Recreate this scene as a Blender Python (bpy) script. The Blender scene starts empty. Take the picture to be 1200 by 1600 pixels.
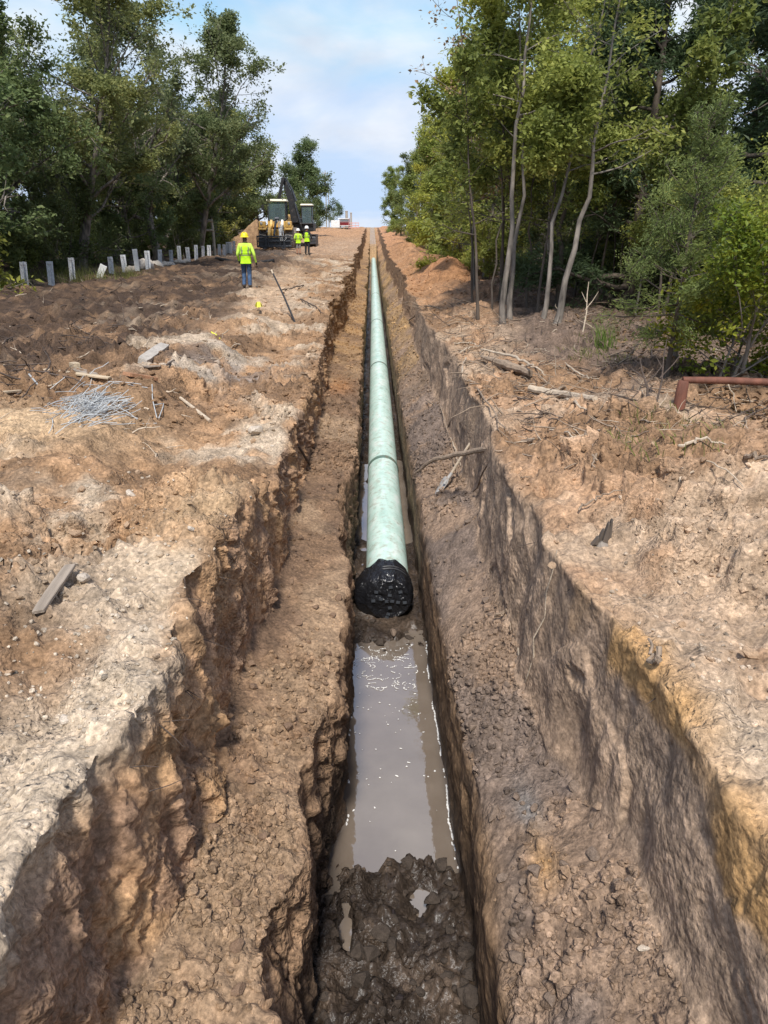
import bpy, math, random
import numpy as np
from mathutils import Vector, Matrix

rad = math.radians
SC = bpy.context.scene
COL = SC.collection

# ------------------------------------------------------------------ camera
F_PX, CX, CY = 1160.0, 600.0, 800.0
PITCH, YAW = rad(21.1), rad(1.02)
CAM = np.array((0.0, 0.0, 2.1))
FWD = np.array((math.sin(YAW) * math.cos(PITCH), math.cos(YAW) * math.cos(PITCH), -math.sin(PITCH)))
RGT = np.array((math.cos(YAW), -math.sin(YAW), 0.0))
UPV = np.cross(RGT, FWD)
cam_data = bpy.data.cameras.new('camera')
cam_data.sensor_fit = 'VERTICAL'
cam_data.sensor_height = 24.0
cam_data.sensor_width = 18.0
cam_data.lens = 24.0 * F_PX / 1600.0
cam_data.clip_start = 0.05
cam_data.clip_end = 3000.0
cam = bpy.data.objects.new('camera', cam_data)
COL.objects.link(cam)
cam.location = CAM
cam.rotation_euler = Vector(FWD).to_track_quat('-Z', 'Y').to_euler()
SC.camera = cam

# ------------------------------------------------------------------ light
SUN_AZ = rad(-175.0)     # compass bearing of the sun measured from +Y towards +X
SUN_EL = rad(56.0)
sd = bpy.data.lights.new('sun', 'SUN')
sd.energy = 2.2
sd.angle = rad(8.0)
sd.color = (1.0, 0.955, 0.89)
sun = bpy.data.objects.new('sun', sd)
COL.objects.link(sun)
sun_dir = Vector((math.sin(SUN_AZ) * math.cos(SUN_EL), math.cos(SUN_AZ) * math.cos(SUN_EL), math.sin(SUN_EL)))
sun.rotation_euler = (-sun_dir).to_track_quat('-Z', 'Y').to_euler()
sun.location = (-20, -10, 40)

world = bpy.data.worlds.new('World')
SC.world = world
world.use_nodes = True
wt = world.node_tree
wt.nodes.clear()
def wn(t, **k):
    n = wt.nodes.new(t)
    for a, b in k.items():
        setattr(n, a, b)
    return n
w_out = wn('ShaderNodeOutputWorld')
w_bg = wn('ShaderNodeBackground')
w_bg.inputs['Strength'].default_value = 0.15
sky = wn('ShaderNodeTexSky', sky_type='NISHITA', sun_disc=False)
sky.sun_elevation = SUN_EL
sky.sun_rotation = SUN_AZ
sky.altitude = 3000.0
sky.air_density = 1.0
sky.dust_density = 0.3
sky.ozone_density = 3.0
w_tc = wn('ShaderNodeTexCoord')
w_sep = wn('ShaderNodeSeparateXYZ')
wt.links.new(w_tc.outputs['Generated'], w_sep.inputs[0])
w_z = wn('ShaderNodeMath', operation='ADD'); w_z.inputs[1].default_value = 0.3
w_zm = wn('ShaderNodeMath', operation='MAXIMUM'); w_zm.inputs[1].default_value = 0.0
wt.links.new(w_sep.outputs['Z'], w_zm.inputs[0]); wt.links.new(w_zm.outputs[0], w_z.inputs[0])
w_dx = wn('ShaderNodeMath', operation='DIVIDE'); w_dy = wn('ShaderNodeMath', operation='DIVIDE')
wt.links.new(w_sep.outputs['X'], w_dx.inputs[0]); wt.links.new(w_z.outputs[0], w_dx.inputs[1])
wt.links.new(w_sep.outputs['Y'], w_dy.inputs[0]); wt.links.new(w_z.outputs[0], w_dy.inputs[1])
w_cmb = wn('ShaderNodeCombineXYZ')
wt.links.new(w_dx.outputs[0], w_cmb.inputs[0]); wt.links.new(w_dy.outputs[0], w_cmb.inputs[1])
w_n1 = wn('ShaderNodeTexNoise'); w_n1.inputs['Scale'].default_value = 1.9; w_n1.inputs['Detail'].default_value = 8.0
w_n1.inputs['Roughness'].default_value = 0.52; w_n1.inputs['Distortion'].default_value = 0.35
wt.links.new(w_cmb.outputs[0], w_n1.inputs['Vector'])
w_ramp = wn('ShaderNodeValToRGB')
w_ramp.color_ramp.elements[0].position = 0.38; w_ramp.color_ramp.elements[0].color = (0.05, 0.05, 0.05, 1)
w_ramp.color_ramp.elements[1].position = 0.64; w_ramp.color_ramp.elements[1].color = (0.9, 0.9, 0.9, 1)
wt.links.new(w_n1.outputs['Fac'], w_ramp.inputs['Fac'])
w_n2 = wn('ShaderNodeTexNoise'); w_n2.inputs['Scale'].default_value = 4.0; w_n2.inputs['Detail'].default_value = 5.0
wt.links.new(w_cmb.outputs[0], w_n2.inputs['Vector'])
w_cr = wn('ShaderNodeValToRGB')
w_cr.color_ramp.elements[0].position = 0.3; w_cr.color_ramp.elements[0].color = (2.1, 2.25, 2.55, 1)
w_cr.color_ramp.elements[1].position = 0.7; w_cr.color_ramp.elements[1].color = (2.95, 3.0, 3.1, 1)
wt.links.new(w_n2.outputs['Fac'], w_cr.inputs['Fac'])
w_mix = wn('ShaderNodeMix', data_type='RGBA')
wt.links.new(w_ramp.outputs['Color'], w_mix.inputs[0])
w_tint = wn('ShaderNodeMix', data_type='RGBA', blend_type='MULTIPLY'); w_tint.inputs[0].default_value = 1.0; w_tint.inputs[7].default_value = (0.68, 0.74, 0.84, 1)
wt.links.new(sky.outputs['Color'], w_tint.inputs[6]); w_dk = wn('ShaderNodeMix', data_type='RGBA', blend_type='DARKEN'); w_dk.inputs[0].default_value = 1.0; w_dk.inputs[7].default_value = (1.65, 2.15, 2.9, 1)
wt.links.new(w_tint.outputs[2], w_dk.inputs[6]); wt.links.new(w_dk.outputs[2], w_mix.inputs[6])
wt.links.new(w_cr.outputs['Color'], w_mix.inputs[7])
wt.links.new(w_mix.outputs[2], w_bg.inputs['Color'])
wt.links.new(w_bg.outputs[0], w_out.inputs['Surface'])

SC.view_settings.view_transform = 'Standard'
SC.view_settings.look = 'None'
SC.view_settings.exposure = 1.2
SC.view_settings.gamma = 1.0
SC.view_settings.use_curve_mapping = False
SC.cycles.max_bounces = 5
SC.cycles.diffuse_bounces = 3
SC.cycles.glossy_bounces = 2
SC.cycles.transmission_bounces = 4
SC.cycles.transparent_max_bounces = 8
SC.cycles.use_denoising = True
SC.cycles.caustics_reflective = False
SC.cycles.caustics_refractive = False

# ------------------------------------------------------------------ noise
def _hash(ix, iy, iz, seed):
    with np.errstate(over='ignore'):
        h = (ix.astype(np.uint32) * np.uint32(374761393) + iy.astype(np.uint32) * np.uint32(668265263)
             + iz.astype(np.uint32) * np.uint32(2147483647 - 58) + np.uint32(seed * 144269 + 17))
        h = (h ^ (h >> np.uint32(13))) * np.uint32(1274126177)
        h = (h ^ (h >> np.uint32(16))) * np.uint32(2246822519)
        h = h ^ (h >> np.uint32(15))
    return h.astype(np.float32) / np.float32(4294967295.0)

def vnoise(x, y, z, seed=0):
    x = np.asarray(x, np.float32); y = np.asarray(y, np.float32); z = np.asarray(z, np.float32)
    fx, fy, fz = np.floor(x), np.floor(y), np.floor(z)
    ix, iy, iz = fx.astype(np.int32), fy.astype(np.int32), fz.astype(np.int32)
    tx, ty, tz = x - fx, y - fy, z - fz
    tx = tx * tx * tx * (tx * (tx * 6 - 15) + 10); ty = ty * ty * ty * (ty * (ty * 6 - 15) + 10); tz = tz * tz * tz * (tz * (tz * 6 - 15) + 10)
    r = 0
    for dx in (0, 1):
        wx = tx if dx else 1 - tx
        for dy in (0, 1):
            wy = ty if dy else 1 - ty
            for dz in (0, 1):
                wz = tz if dz else 1 - tz
                r = r + wx * wy * wz * _hash(ix + dx, iy + dy, iz + dz, seed)
    return r * 2 - 1

def fbm(x, y, z, octv=4, seed=0, gain=0.5):
    a, s, r = 1.0, 1.0, 0
    for o in range(octv):
        r = r + a * vnoise(x * s + 13.1 * o, y * s + 7.7 * o, z * s + 3.3 * o, seed + o)
        a *= gain; s *= 2.03
    return r

def worley(x, y, seed=0):
    """F1 distance and the nearest cell's random number (2D)"""
    fx, fy = np.floor(x), np.floor(y)
    best = np.full(np.shape(x), 9.0, np.float32); rid = np.zeros(np.shape(x), np.float32)
    for dx in (-1, 0, 1):
        for dy in (-1, 0, 1):
            cx, cy = (fx + dx).astype(np.int32), (fy + dy).astype(np.int32)
            zz = np.zeros_like(cx)
            px = cx + _hash(cx, cy, zz, seed); py = cy + _hash(cx, cy, zz + 1, seed)
            d = np.sqrt((px - x) ** 2 + (py - y) ** 2).astype(np.float32)
            m = d < best
            rid = np.where(m, _hash(cx, cy, zz + 2, seed), rid); best = np.where(m, d, best)
    return best, rid

def sstep(a, b, x):
    t = np.clip((x - a) / (b - a), 0, 1)
    return t * t * (3 - 2 * t)

def ray(px, py):
    d = FWD + RGT * ((px - CX) / F_PX) + UPV * ((CY - py) / F_PX)
    return d
def px2w(px, py, z=0.0):
    d = ray(px, py)
    t = (z - CAM[2]) / d[2]
    p = CAM + d * t
    return float(p[0]), float(p[1])

# ------------------------------------------------------------------ materials
def new_mat(name):
    m = bpy.data.materials.new(name)
    m.use_nodes = True
    nt = m.node_tree
    b = nt.nodes['Principled BSDF']
    return m, nt, b

def lin(h):
    return h if len(h) == 4 else (*h, 1.0)

def simple_mat(name, col, rough=0.7, metal=0.0, var=0.18, scale=8.0, bump=0.15, bscale=40.0, spec=None, dirt=None, stretch=None):
    """procedural paint/wood/metal: base colour broken by noise, a little relief and optional dirt"""
    m, nt, b = new_mat(name)
    tc = nt.nodes.new('ShaderNodeTexCoord')
    src = tc.outputs['Object']
    if stretch:
        mp = nt.nodes.new('ShaderNodeMapping'); mp.inputs['Scale'].default_value = stretch
        nt.links.new(src, mp.inputs['Vector']); src = mp.outputs['Vector']
    n = nt.nodes.new('ShaderNodeTexNoise'); n.inputs['Scale'].default_value = scale; n.inputs['Detail'].default_value = 6
    nt.links.new(src, n.inputs['Vector'])
    r = nt.nodes.new('ShaderNodeValToRGB')
    r.color_ramp.elements[0].position = 0.3; r.color_ramp.elements[1].position = 0.7
    r.color_ramp.elements[0].color = lin([c * (1 - var) for c in col])
    r.color_ramp.elements[1].color = lin([min(1, c * (1 + var)) for c in col])
    nt.links.new(n.outputs['Fac'], r.inputs['Fac'])
    cout = r.outputs['Color']
    if dirt:
        n3 = nt.nodes.new('ShaderNodeTexNoise'); n3.inputs['Scale'].default_value = dirt[1]; n3.inputs['Detail'].default_value = 8
        nt.links.new(tc.outputs['Object'], n3.inputs['Vector'])
        r3 = nt.nodes.new('ShaderNodeValToRGB'); r3.color_ramp.elements[0].position = dirt[2]; r3.color_ramp.elements[1].position = dirt[2] + 0.15
        nt.links.new(n3.outputs['Fac'], r3.inputs['Fac'])
        mx = nt.nodes.new('ShaderNodeMix'); mx.data_type = 'RGBA'
        nt.links.new(r3.outputs['Color'], mx.inputs[0]); nt.links.new(cout, mx.inputs[6]); mx.inputs[7].default_value = lin(dirt[0])
        cout = mx.outputs[2]
    nt.links.new(cout, b.inputs['Base Color'])
    b.inputs['Roughness'].default_value = rough
    b.inputs['Metallic'].default_value = metal
    if spec is not None:
        b.inputs['Specular IOR Level'].default_value = spec
    if bump:
        n2 = nt.nodes.new('ShaderNodeTexNoise'); n2.inputs['Scale'].default_value = bscale; n2.inputs['Detail'].default_value = 4
        nt.links.new(src, n2.inputs['Vector'])
        bp = nt.nodes.new('ShaderNodeBump'); bp.inputs['Strength'].default_value = bump; bp.inputs['Distance'].default_value = 0.02
        nt.links.new(n2.outputs['Fac'], bp.inputs['Height']); nt.links.new(bp.outputs['Normal'], b.inputs['Normal'])
    return m

def soil_mat(name, bump=1.0, detail=34.0):
    m, nt, b = new_mat(name)
    L = nt.links.new
    tc = nt.nodes.new('ShaderNodeTexCoord')
    at = nt.nodes.new('ShaderNodeAttribute'); at.attribute_name = 'soil'
    wet = nt.nodes.new('ShaderNodeAttribute'); wet.attribute_name = 'wet'
    def noise(sc, det, ro=0.6, dist=0.0):
        n = nt.nodes.new('ShaderNodeTexNoise'); n.inputs['Scale'].default_value = sc; n.inputs['Detail'].default_value = det
        n.inputs['Roughness'].default_value = ro; n.inputs['Distortion'].default_value = dist
        L(tc.outputs['Object'], n.inputs['Vector']); return n
    n1 = noise(5.0, 4, 0.6, 0.2); n2 = noise(detail, 3, 0.55); n3 = noise(140.0, 2, 0.5)
    def mr(src, a, b_, c, d):
        k = nt.nodes.new('ShaderNodeMapRange'); L(src, k.inputs[0])
        k.inputs[1].default_value = a; k.inputs[2].default_value = b_; k.inputs[3].default_value = c; k.inputs[4].default_value = d
        return k.outputs[0]
    def mul(a, b_):
        k = nt.nodes.new('ShaderNodeMath'); k.operation = 'MULTIPLY'; L(a, k.inputs[0])
        if isinstance(b_, float): k.inputs[1].default_value = b_
        else: L(b_, k.inputs[1])
        return k.outputs[0]
    v = mul(mr(n1.outputs['Fac'], 0.25, 0.75, 0.66, 1.34), mr(n2.outputs['Fac'], 0.25, 0.75, 0.6, 1.4))
    v = mul(v, mr(n3.outputs['Fac'], 0.25, 0.75, 0.82, 1.18))
    vc = nt.nodes.new('ShaderNodeTexVoronoi'); vc.inputs['Scale'].default_value = detail * 1.6
    L(tc.outputs['Object'], vc.inputs['Vector'])
    sp = nt.nodes.new('ShaderNodeSeparateColor'); L(vc.outputs['Color'], sp.inputs[0])
    v = mul(v, mr(sp.outputs[0], 0.0, 1.0, 0.8, 1.2))
    sc = nt.nodes.new('ShaderNodeVectorMath'); sc.operation = 'SCALE'
    L(at.outputs['Color'], sc.inputs[0]); L(v, sc.inputs['Scale'])
    L(sc.outputs[0], b.inputs['Base Color'])
    # crumb relief: cells + noise
    vo = nt.nodes.new('ShaderNodeTexVoronoi'); vo.inputs['Scale'].default_value = detail * 0.9; vo.inputs['Randomness'].default_value = 1.0
    nw = noise(9.0, 2)
    vm = nt.nodes.new('ShaderNodeVectorMath'); vm.operation = 'MULTIPLY_ADD'
    L(nw.outputs['Color'], vm.inputs[0]); vm.inputs[1].default_value = (0.1, 0.1, 0.1); L(tc.outputs['Object'], vm.inputs[2])
    L(vm.outputs[0], vo.inputs['Vector'])
    b1 = nt.nodes.new('ShaderNodeBump'); b1.inputs['Strength'].default_value = 0.55 * bump; b1.inputs['Distance'].default_value = 0.03
    L(n1.outputs['Fac'], b1.inputs['Height'])
    b2 = nt.nodes.new('ShaderNodeBump'); b2.inputs['Strength'].default_value = 0.85 * bump; b2.inputs['Distance'].default_value = 0.026
    L(n2.outputs['Fac'], b2.inputs['Height']); L(b1.outputs['Normal'], b2.inputs['Normal'])
    b3 = nt.nodes.new('ShaderNodeBump'); b3.inputs['Strength'].default_value = 0.6 * bump; b3.inputs['Distance'].default_value = 0.02
    b3.invert = True
    L(vo.outputs['Distance'], b3.inputs['Height']); L(b2.outputs['Normal'], b3.inputs['Normal'])
    b4 = nt.nodes.new('ShaderNodeBump'); b4.inputs['Strength'].default_value = 0.45 * bump; b4.inputs['Distance'].default_value = 0.012
    b4.invert = True
    L(vc.outputs['Distance'], b4.inputs['Height']); L(b3.outputs['Normal'], b4.inputs['Normal'])
    nm = noise(1.1, 4, 0.6, 0.3); patch_ = mr(nm.outputs['Fac'], 0.4, 0.6, 0.12, 1.0)
    for bb in (b2, b3, b4):
        L(mul(patch_, float(bb.inputs['Strength'].default_value)), bb.inputs['Strength'])
    L(b4.outputs['Normal'], b.inputs['Normal'])
    L(mr(wet.outputs['Fac'], 0, 1, 0.95, 0.3), b.inputs['Roughness'])
    b.inputs['Specular IOR Level'].default_value = 0.25
    return m

def leaf_mat(name, cols, trans=0.35):
    """leaf colour from the per-leaf random number, tinted by the object's own colour"""
    m, nt, b = new_mat(name)
    L = nt.links.new
    at = nt.nodes.new('ShaderNodeAttribute'); at.attribute_name = 'leaf'
    r = nt.nodes.new('ShaderNodeValToRGB')
    while len(r.color_ramp.elements) < len(cols):
        r.color_ramp.elements.new(0.5)
    for i, (p, c) in enumerate(cols):
        r.color_ramp.elements[i].position = p; r.color_ramp.elements[i].color = lin(c)
    L(at.outputs['Fac'], r.inputs['Fac'])
    oi = nt.nodes.new('ShaderNodeObjectInfo')
    mx = nt.nodes.new('ShaderNodeMix'); mx.data_type = 'RGBA'; mx.blend_type = 'MULTIPLY'; mx.inputs[0].default_value = 1.0
    L(r.outputs['Color'], mx.inputs[6]); L(oi.outputs['Color'], mx.inputs[7])
    L(mx.outputs[2], b.inputs['Base Color'])
    b.inputs['Roughness'].default_value = 0.55
    b.inputs['Specular IOR Level'].default_value = 0.3
    tr = nt.nodes.new('ShaderNodeBsdfTranslucent')
    L(mx.outputs[2], tr.inputs['Color'])
    ms = nt.nodes.new('ShaderNodeMixShader'); ms.inputs[0].default_value = trans
    L(b.outputs[0], ms.inputs[1]); L(tr.outputs[0], ms.inputs[2])
    L(ms.outputs[0], nt.nodes['Material Output'].inputs['Surface'])
    return m

M = {}
M['soil'] = soil_mat('soil')
M['soil_smooth'] = soil_mat('soil_scraped', 0.55, 26.0)
M['bark'] = simple_mat('bark', (0.17, 0.145, 0.12), 0.95, var=0.7, scale=9, bump=0.9, bscale=22, stretch=(1, 1, 0.25))
M['bark_dark'] = simple_mat('bark_dark', (0.1, 0.078, 0.06), 0.95, var=0.4, scale=9, bump=0.9, bscale=22, stretch=(1, 1, 0.25))
M['wood_pale'] = simple_mat('weathered_wood', (0.46, 0.36, 0.24), 0.85, var=0.25, scale=14, bump=0.4, bscale=50, stretch=(0.2, 1.5, 1.5))
M['wood_grey'] = simple_mat('grey_board', (0.27, 0.22, 0.17), 0.9, var=0.3, scale=14, bump=0.4, bscale=50, stretch=(0.2, 1.5, 1.5))
M['wood_red'] = simple_mat('red_stained_wood', (0.15, 0.058, 0.035), 0.8, var=0.3, scale=10, bump=0.5, bscale=40, stretch=(1, 1, 0.3))
M['brick'] = simple_mat('clay_slab', (0.33, 0.17, 0.09), 0.9, var=0.25, scale=16, bump=0.4)
M['branch'] = simple_mat('dry_branch', (0.27, 0.2, 0.14), 0.9, var=0.35, scale=18, bump=0.6, bscale=60, stretch=(1, 1, 1))
M['branch_pale'] = simple_mat('peeled_branch', (0.46, 0.37, 0.27), 0.85, var=0.25, scale=18, bump=0.4, bscale=60)
M['branch_dark'] = simple_mat('dark_branch', (0.09, 0.065, 0.05), 0.9, var=0.35, scale=18, bump=0.6, bscale=60)
M['galv'] = simple_mat('galvanised_steel', (0.62, 0.63, 0.64), 0.55, metal=0.1, var=0.22, scale=12, bump=0.1, dirt=((0.25, 0.2, 0.16), 5.0, 0.56))
M['rod'] = simple_mat('tie_rod_steel', (0.46, 0.47, 0.46), 0.55, metal=0.2, var=0.2, scale=30, bump=0.1)
M['white'] = simple_mat('white_plastic', (0.72, 0.72, 0.7), 0.6, var=0.1, scale=6, bump=0.1, dirt=((0.4, 0.33, 0.26), 5.0, 0.6))
M['sack'] = simple_mat('sandbag_cloth', (0.55, 0.48, 0.4), 0.95, var=0.2, scale=10, bump=0.5, bscale=70)
M['yellow'] = simple_mat('machine_yellow', (0.6, 0.37, 0.1), 0.5, var=0.15, scale=4, bump=0.05, dirt=((0.2, 0.14, 0.1), 3.0, 0.58))
M['black'] = simple_mat('black_paint', (0.018, 0.018, 0.02), 0.5, var=0.3, scale=5, bump=0.1, dirt=((0.1, 0.08, 0.065), 4.0, 0.58))
M['steel'] = simple_mat('worn_steel', (0.07, 0.075, 0.085), 0.45, metal=0.5, var=0.4, scale=6, bump=0.2, dirt=((0.16, 0.12, 0.09), 4.0, 0.6))
M['pale_steel'] = simple_mat('bright_steel', (0.5, 0.49, 0.46), 0.4, metal=0.4, var=0.2, scale=6, bump=0.1)
M['tyre'] = simple_mat('dusty_tyre', (0.2, 0.18, 0.16), 0.95, var=0.35, scale=7, bump=0.4, dirt=((0.24, 0.19, 0.15), 3.0, 0.5))
M['cream'] = simple_mat('cream_cab_paint', (0.72, 0.66, 0.5), 0.5, var=0.08, scale=4, bump=0.0)
M['lime'] = simple_mat('lime_hivis_cloth', (0.46, 0.78, 0.012), 0.85, var=0.12, scale=12, bump=0.4, bscale=14)
M['lime_pale'] = simple_mat('pale_lime_shirt', (0.56, 0.8, 0.1), 0.9, var=0.1, scale=12, bump=0.4, bscale=14)
M['stripe'] = simple_mat('reflective_stripe', (0.2, 0.24, 0.1), 0.5, var=0.1, scale=20, bump=0.0)
M['denim'] = simple_mat('denim', (0.045, 0.085, 0.16), 0.9, var=0.4, scale=14, bump=0.5, bscale=20)
M['dark_cloth'] = simple_mat('dark_cloth', (0.02, 0.02, 0.024), 0.9, var=0.3, scale=14, bump=0.5, bscale=20)
M['grey_cloth'] = simple_mat('grey_cloth', (0.2, 0.2, 0.2), 0.9, var=0.2, scale=14, bump=0.5, bscale=20)
M['skin'] = simple_mat('skin', (0.36, 0.2, 0.13), 0.6, var=0.12, scale=14, bump=0.1)
M['skin_dark'] = simple_mat('dark_skin', (0.07, 0.038, 0.025), 0.6, var=0.12, scale=14, bump=0.1)
M['boot'] = simple_mat('boot_leather', (0.06, 0.045, 0.035), 0.8, var=0.3, scale=14, bump=0.3)
M['hat_yellow'] = simple_mat('yellow_hard_hat', (0.78, 0.62, 0.02), 0.4, var=0.06, scale=5, bump=0.0)
M['hat_white'] = simple_mat('white_hard_hat', (0.78, 0.78, 0.76), 0.4, var=0.06, scale=5, bump=0.0)
M['red'] = simple_mat('dark_red_paint', (0.17, 0.016, 0.022), 0.35, var=0.1, scale=3, bump=0.0)
M['pink'] = simple_mat('faded_fence', (0.62, 0.34, 0.29), 0.8, var=0.15, scale=3, bump=0.0)
M['ribbon'] = simple_mat('yellow_ribbon', (0.75, 0.72, 0.06), 0.7, var=0.15, scale=20, bump=0.2)
M['concrete'] = simple_mat('concrete', (0.4, 0.36, 0.31), 0.95, var=0.2, scale=12, bump=0.5)
m_, nt_, b_ = new_mat('cab_glass')
tr_ = nt_.nodes.new('ShaderNodeBsdfTransparent'); tr_.inputs['Color'].default_value = (0.85, 0.92, 0.92, 1)
mx_ = nt_.nodes.new('ShaderNodeMixShader'); mx_.inputs[0].default_value = 0.22
nt_.links.new(tr_.outputs[0], mx_.inputs[1]); nt_.links.new(b_.outputs[0], mx_.inputs[2]); nt_.links.new(mx_.outputs[0], nt_.nodes['Material Output'].inputs['Surface'])
b_.inputs['Base Color'].default_value = (0.2, 0.27, 0.28, 1); b_.inputs['Roughness'].default_value = 0.06

n_ = nt_.nodes.new('ShaderNodeTexNoise'); n_.inputs['Scale'].default_value = 3.0
r_ = nt_.nodes.new('ShaderNodeMapRange'); r_.inputs[3].default_value = 0.03; r_.inputs[4].default_value = 0.2
nt_.links.new(n_.outputs['Fac'], r_.inputs[0]); nt_.links.new(r_.outputs[0], b_.inputs['Roughness'])
M['glass'] = m_
M['leaf_green'] = leaf_mat('leaf_green', [(0.0, (0.1, 0.13, 0.055)), (0.5, (0.2, 0.245, 0.1)), (0.88, (0.3, 0.325, 0.14)), (1.0, (0.42, 0.37, 0.17))], 0.5)
M['leaf_lush'] = leaf_mat('leaf_lush', [(0.0, (0.13, 0.165, 0.05)), (0.55, (0.29, 0.335, 0.1)), (0.9, (0.41, 0.425, 0.13)), (1.0, (0.52, 0.46, 0.2))], 0.52)
M['leaf_cedar'] = leaf_mat('leaf_cedar', [(0.0, (0.065, 0.095, 0.045)), (0.6, (0.14, 0.185, 0.08)), (1.0, (0.23, 0.28, 0.11))], 0.4)
M['leaf_yellow'] = leaf_mat('leaf_yellow', [(0.0, (0.08, 0.14, 0.02)), (0.5, (0.19, 0.23, 0.03)), (1.0, (0.4, 0.36, 0.05))], 0.42)
M['leaf_dry'] = leaf_mat('leaf_dry', [(0.0, (0.13, 0.085, 0.055)), (0.6, (0.3, 0.2, 0.12)), (1.0, (0.5, 0.38, 0.25))], 0.3)
M['grass'] = leaf_mat('grass_blade', [(0.0, (0.1, 0.11, 0.035)), (0.6, (0.2, 0.2, 0.07)), (1.0, (0.38, 0.33, 0.16))], 0.4)

# ------------------------------------------------------------------ mesh helpers
def np_mesh(name, V, faces, smooth=True, mats=(), attrs=None, mat_idx=None):
    """V (n,3); faces: (m,k) int array of equal-sided faces"""
    me = bpy.data.meshes.new(name)
    V = np.asarray(V, np.float32); faces = np.asarray(faces, np.int32)
    k = faces.shape[1]
    me.vertices.add(len(V)); me.vertices.foreach_set('co', V.ravel())
    me.loops.add(faces.size); me.loops.foreach_set('vertex_index', faces.ravel())
    me.polygons.add(len(faces))
    me.polygons.foreach_set('loop_start', np.arange(0, faces.size, k, dtype=np.int32))
    me.polygons.foreach_set('loop_total', np.full(len(faces), k, np.int32))
    me.polygons.foreach_set('use_smooth', np.full(len(faces), smooth, bool))
    for m in mats:
        me.materials.append(m)
    if mat_idx is not None:
        me.polygons.foreach_set('material_index', np.asarray(mat_idx, np.int32))
    for an, arr in (attrs or {}).items():
        arr = np.asarray(arr, np.float32)
        if arr.ndim == 2:
            a = me.attributes.new(an, 'FLOAT_COLOR', 'POINT')
            c = np.ones((len(V), 4), np.float32); c[:, :3] = arr
            a.data.foreach_set('color', c.ravel())
        else:
            a = me.attributes.new(an, 'FLOAT', 'POINT'); a.data.foreach_set('value', arr)
    me.update(calc_edges=True)
    return me

def link(name, me, parent=None, loc=None, rot=None, scale=None):
    o = bpy.data.objects.new(name, me)
    COL.objects.link(o)
    if parent is not None: o.parent = parent
    if loc is not None: o.location = loc
    if rot is not None: o.rotation_euler = rot
    if scale is not None: o.scale = (scale,) * 3 if isinstance(scale, (int, float)) else scale
    return o
def empty(name, loc=(0, 0, 0), rz=0.0):
    o = bpy.data.objects.new(name, None); o.empty_display_size = 0.2
    COL.objects.link(o); o.location = loc; o.rotation_euler = (0, 0, rz)
    return o
def tag(o, label=None, cat=None, group=None, kind=None):
    if label: o['label'] = label
    if cat: o['category'] = cat
    if group: o['group'] = group
    if kind: o['kind'] = kind
    return o
def copy_tree(o, parent=None):
    c = o.copy(); COL.objects.link(c); c.parent = parent
    for ch in o.children: copy_tree(ch, c)
    return c

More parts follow.
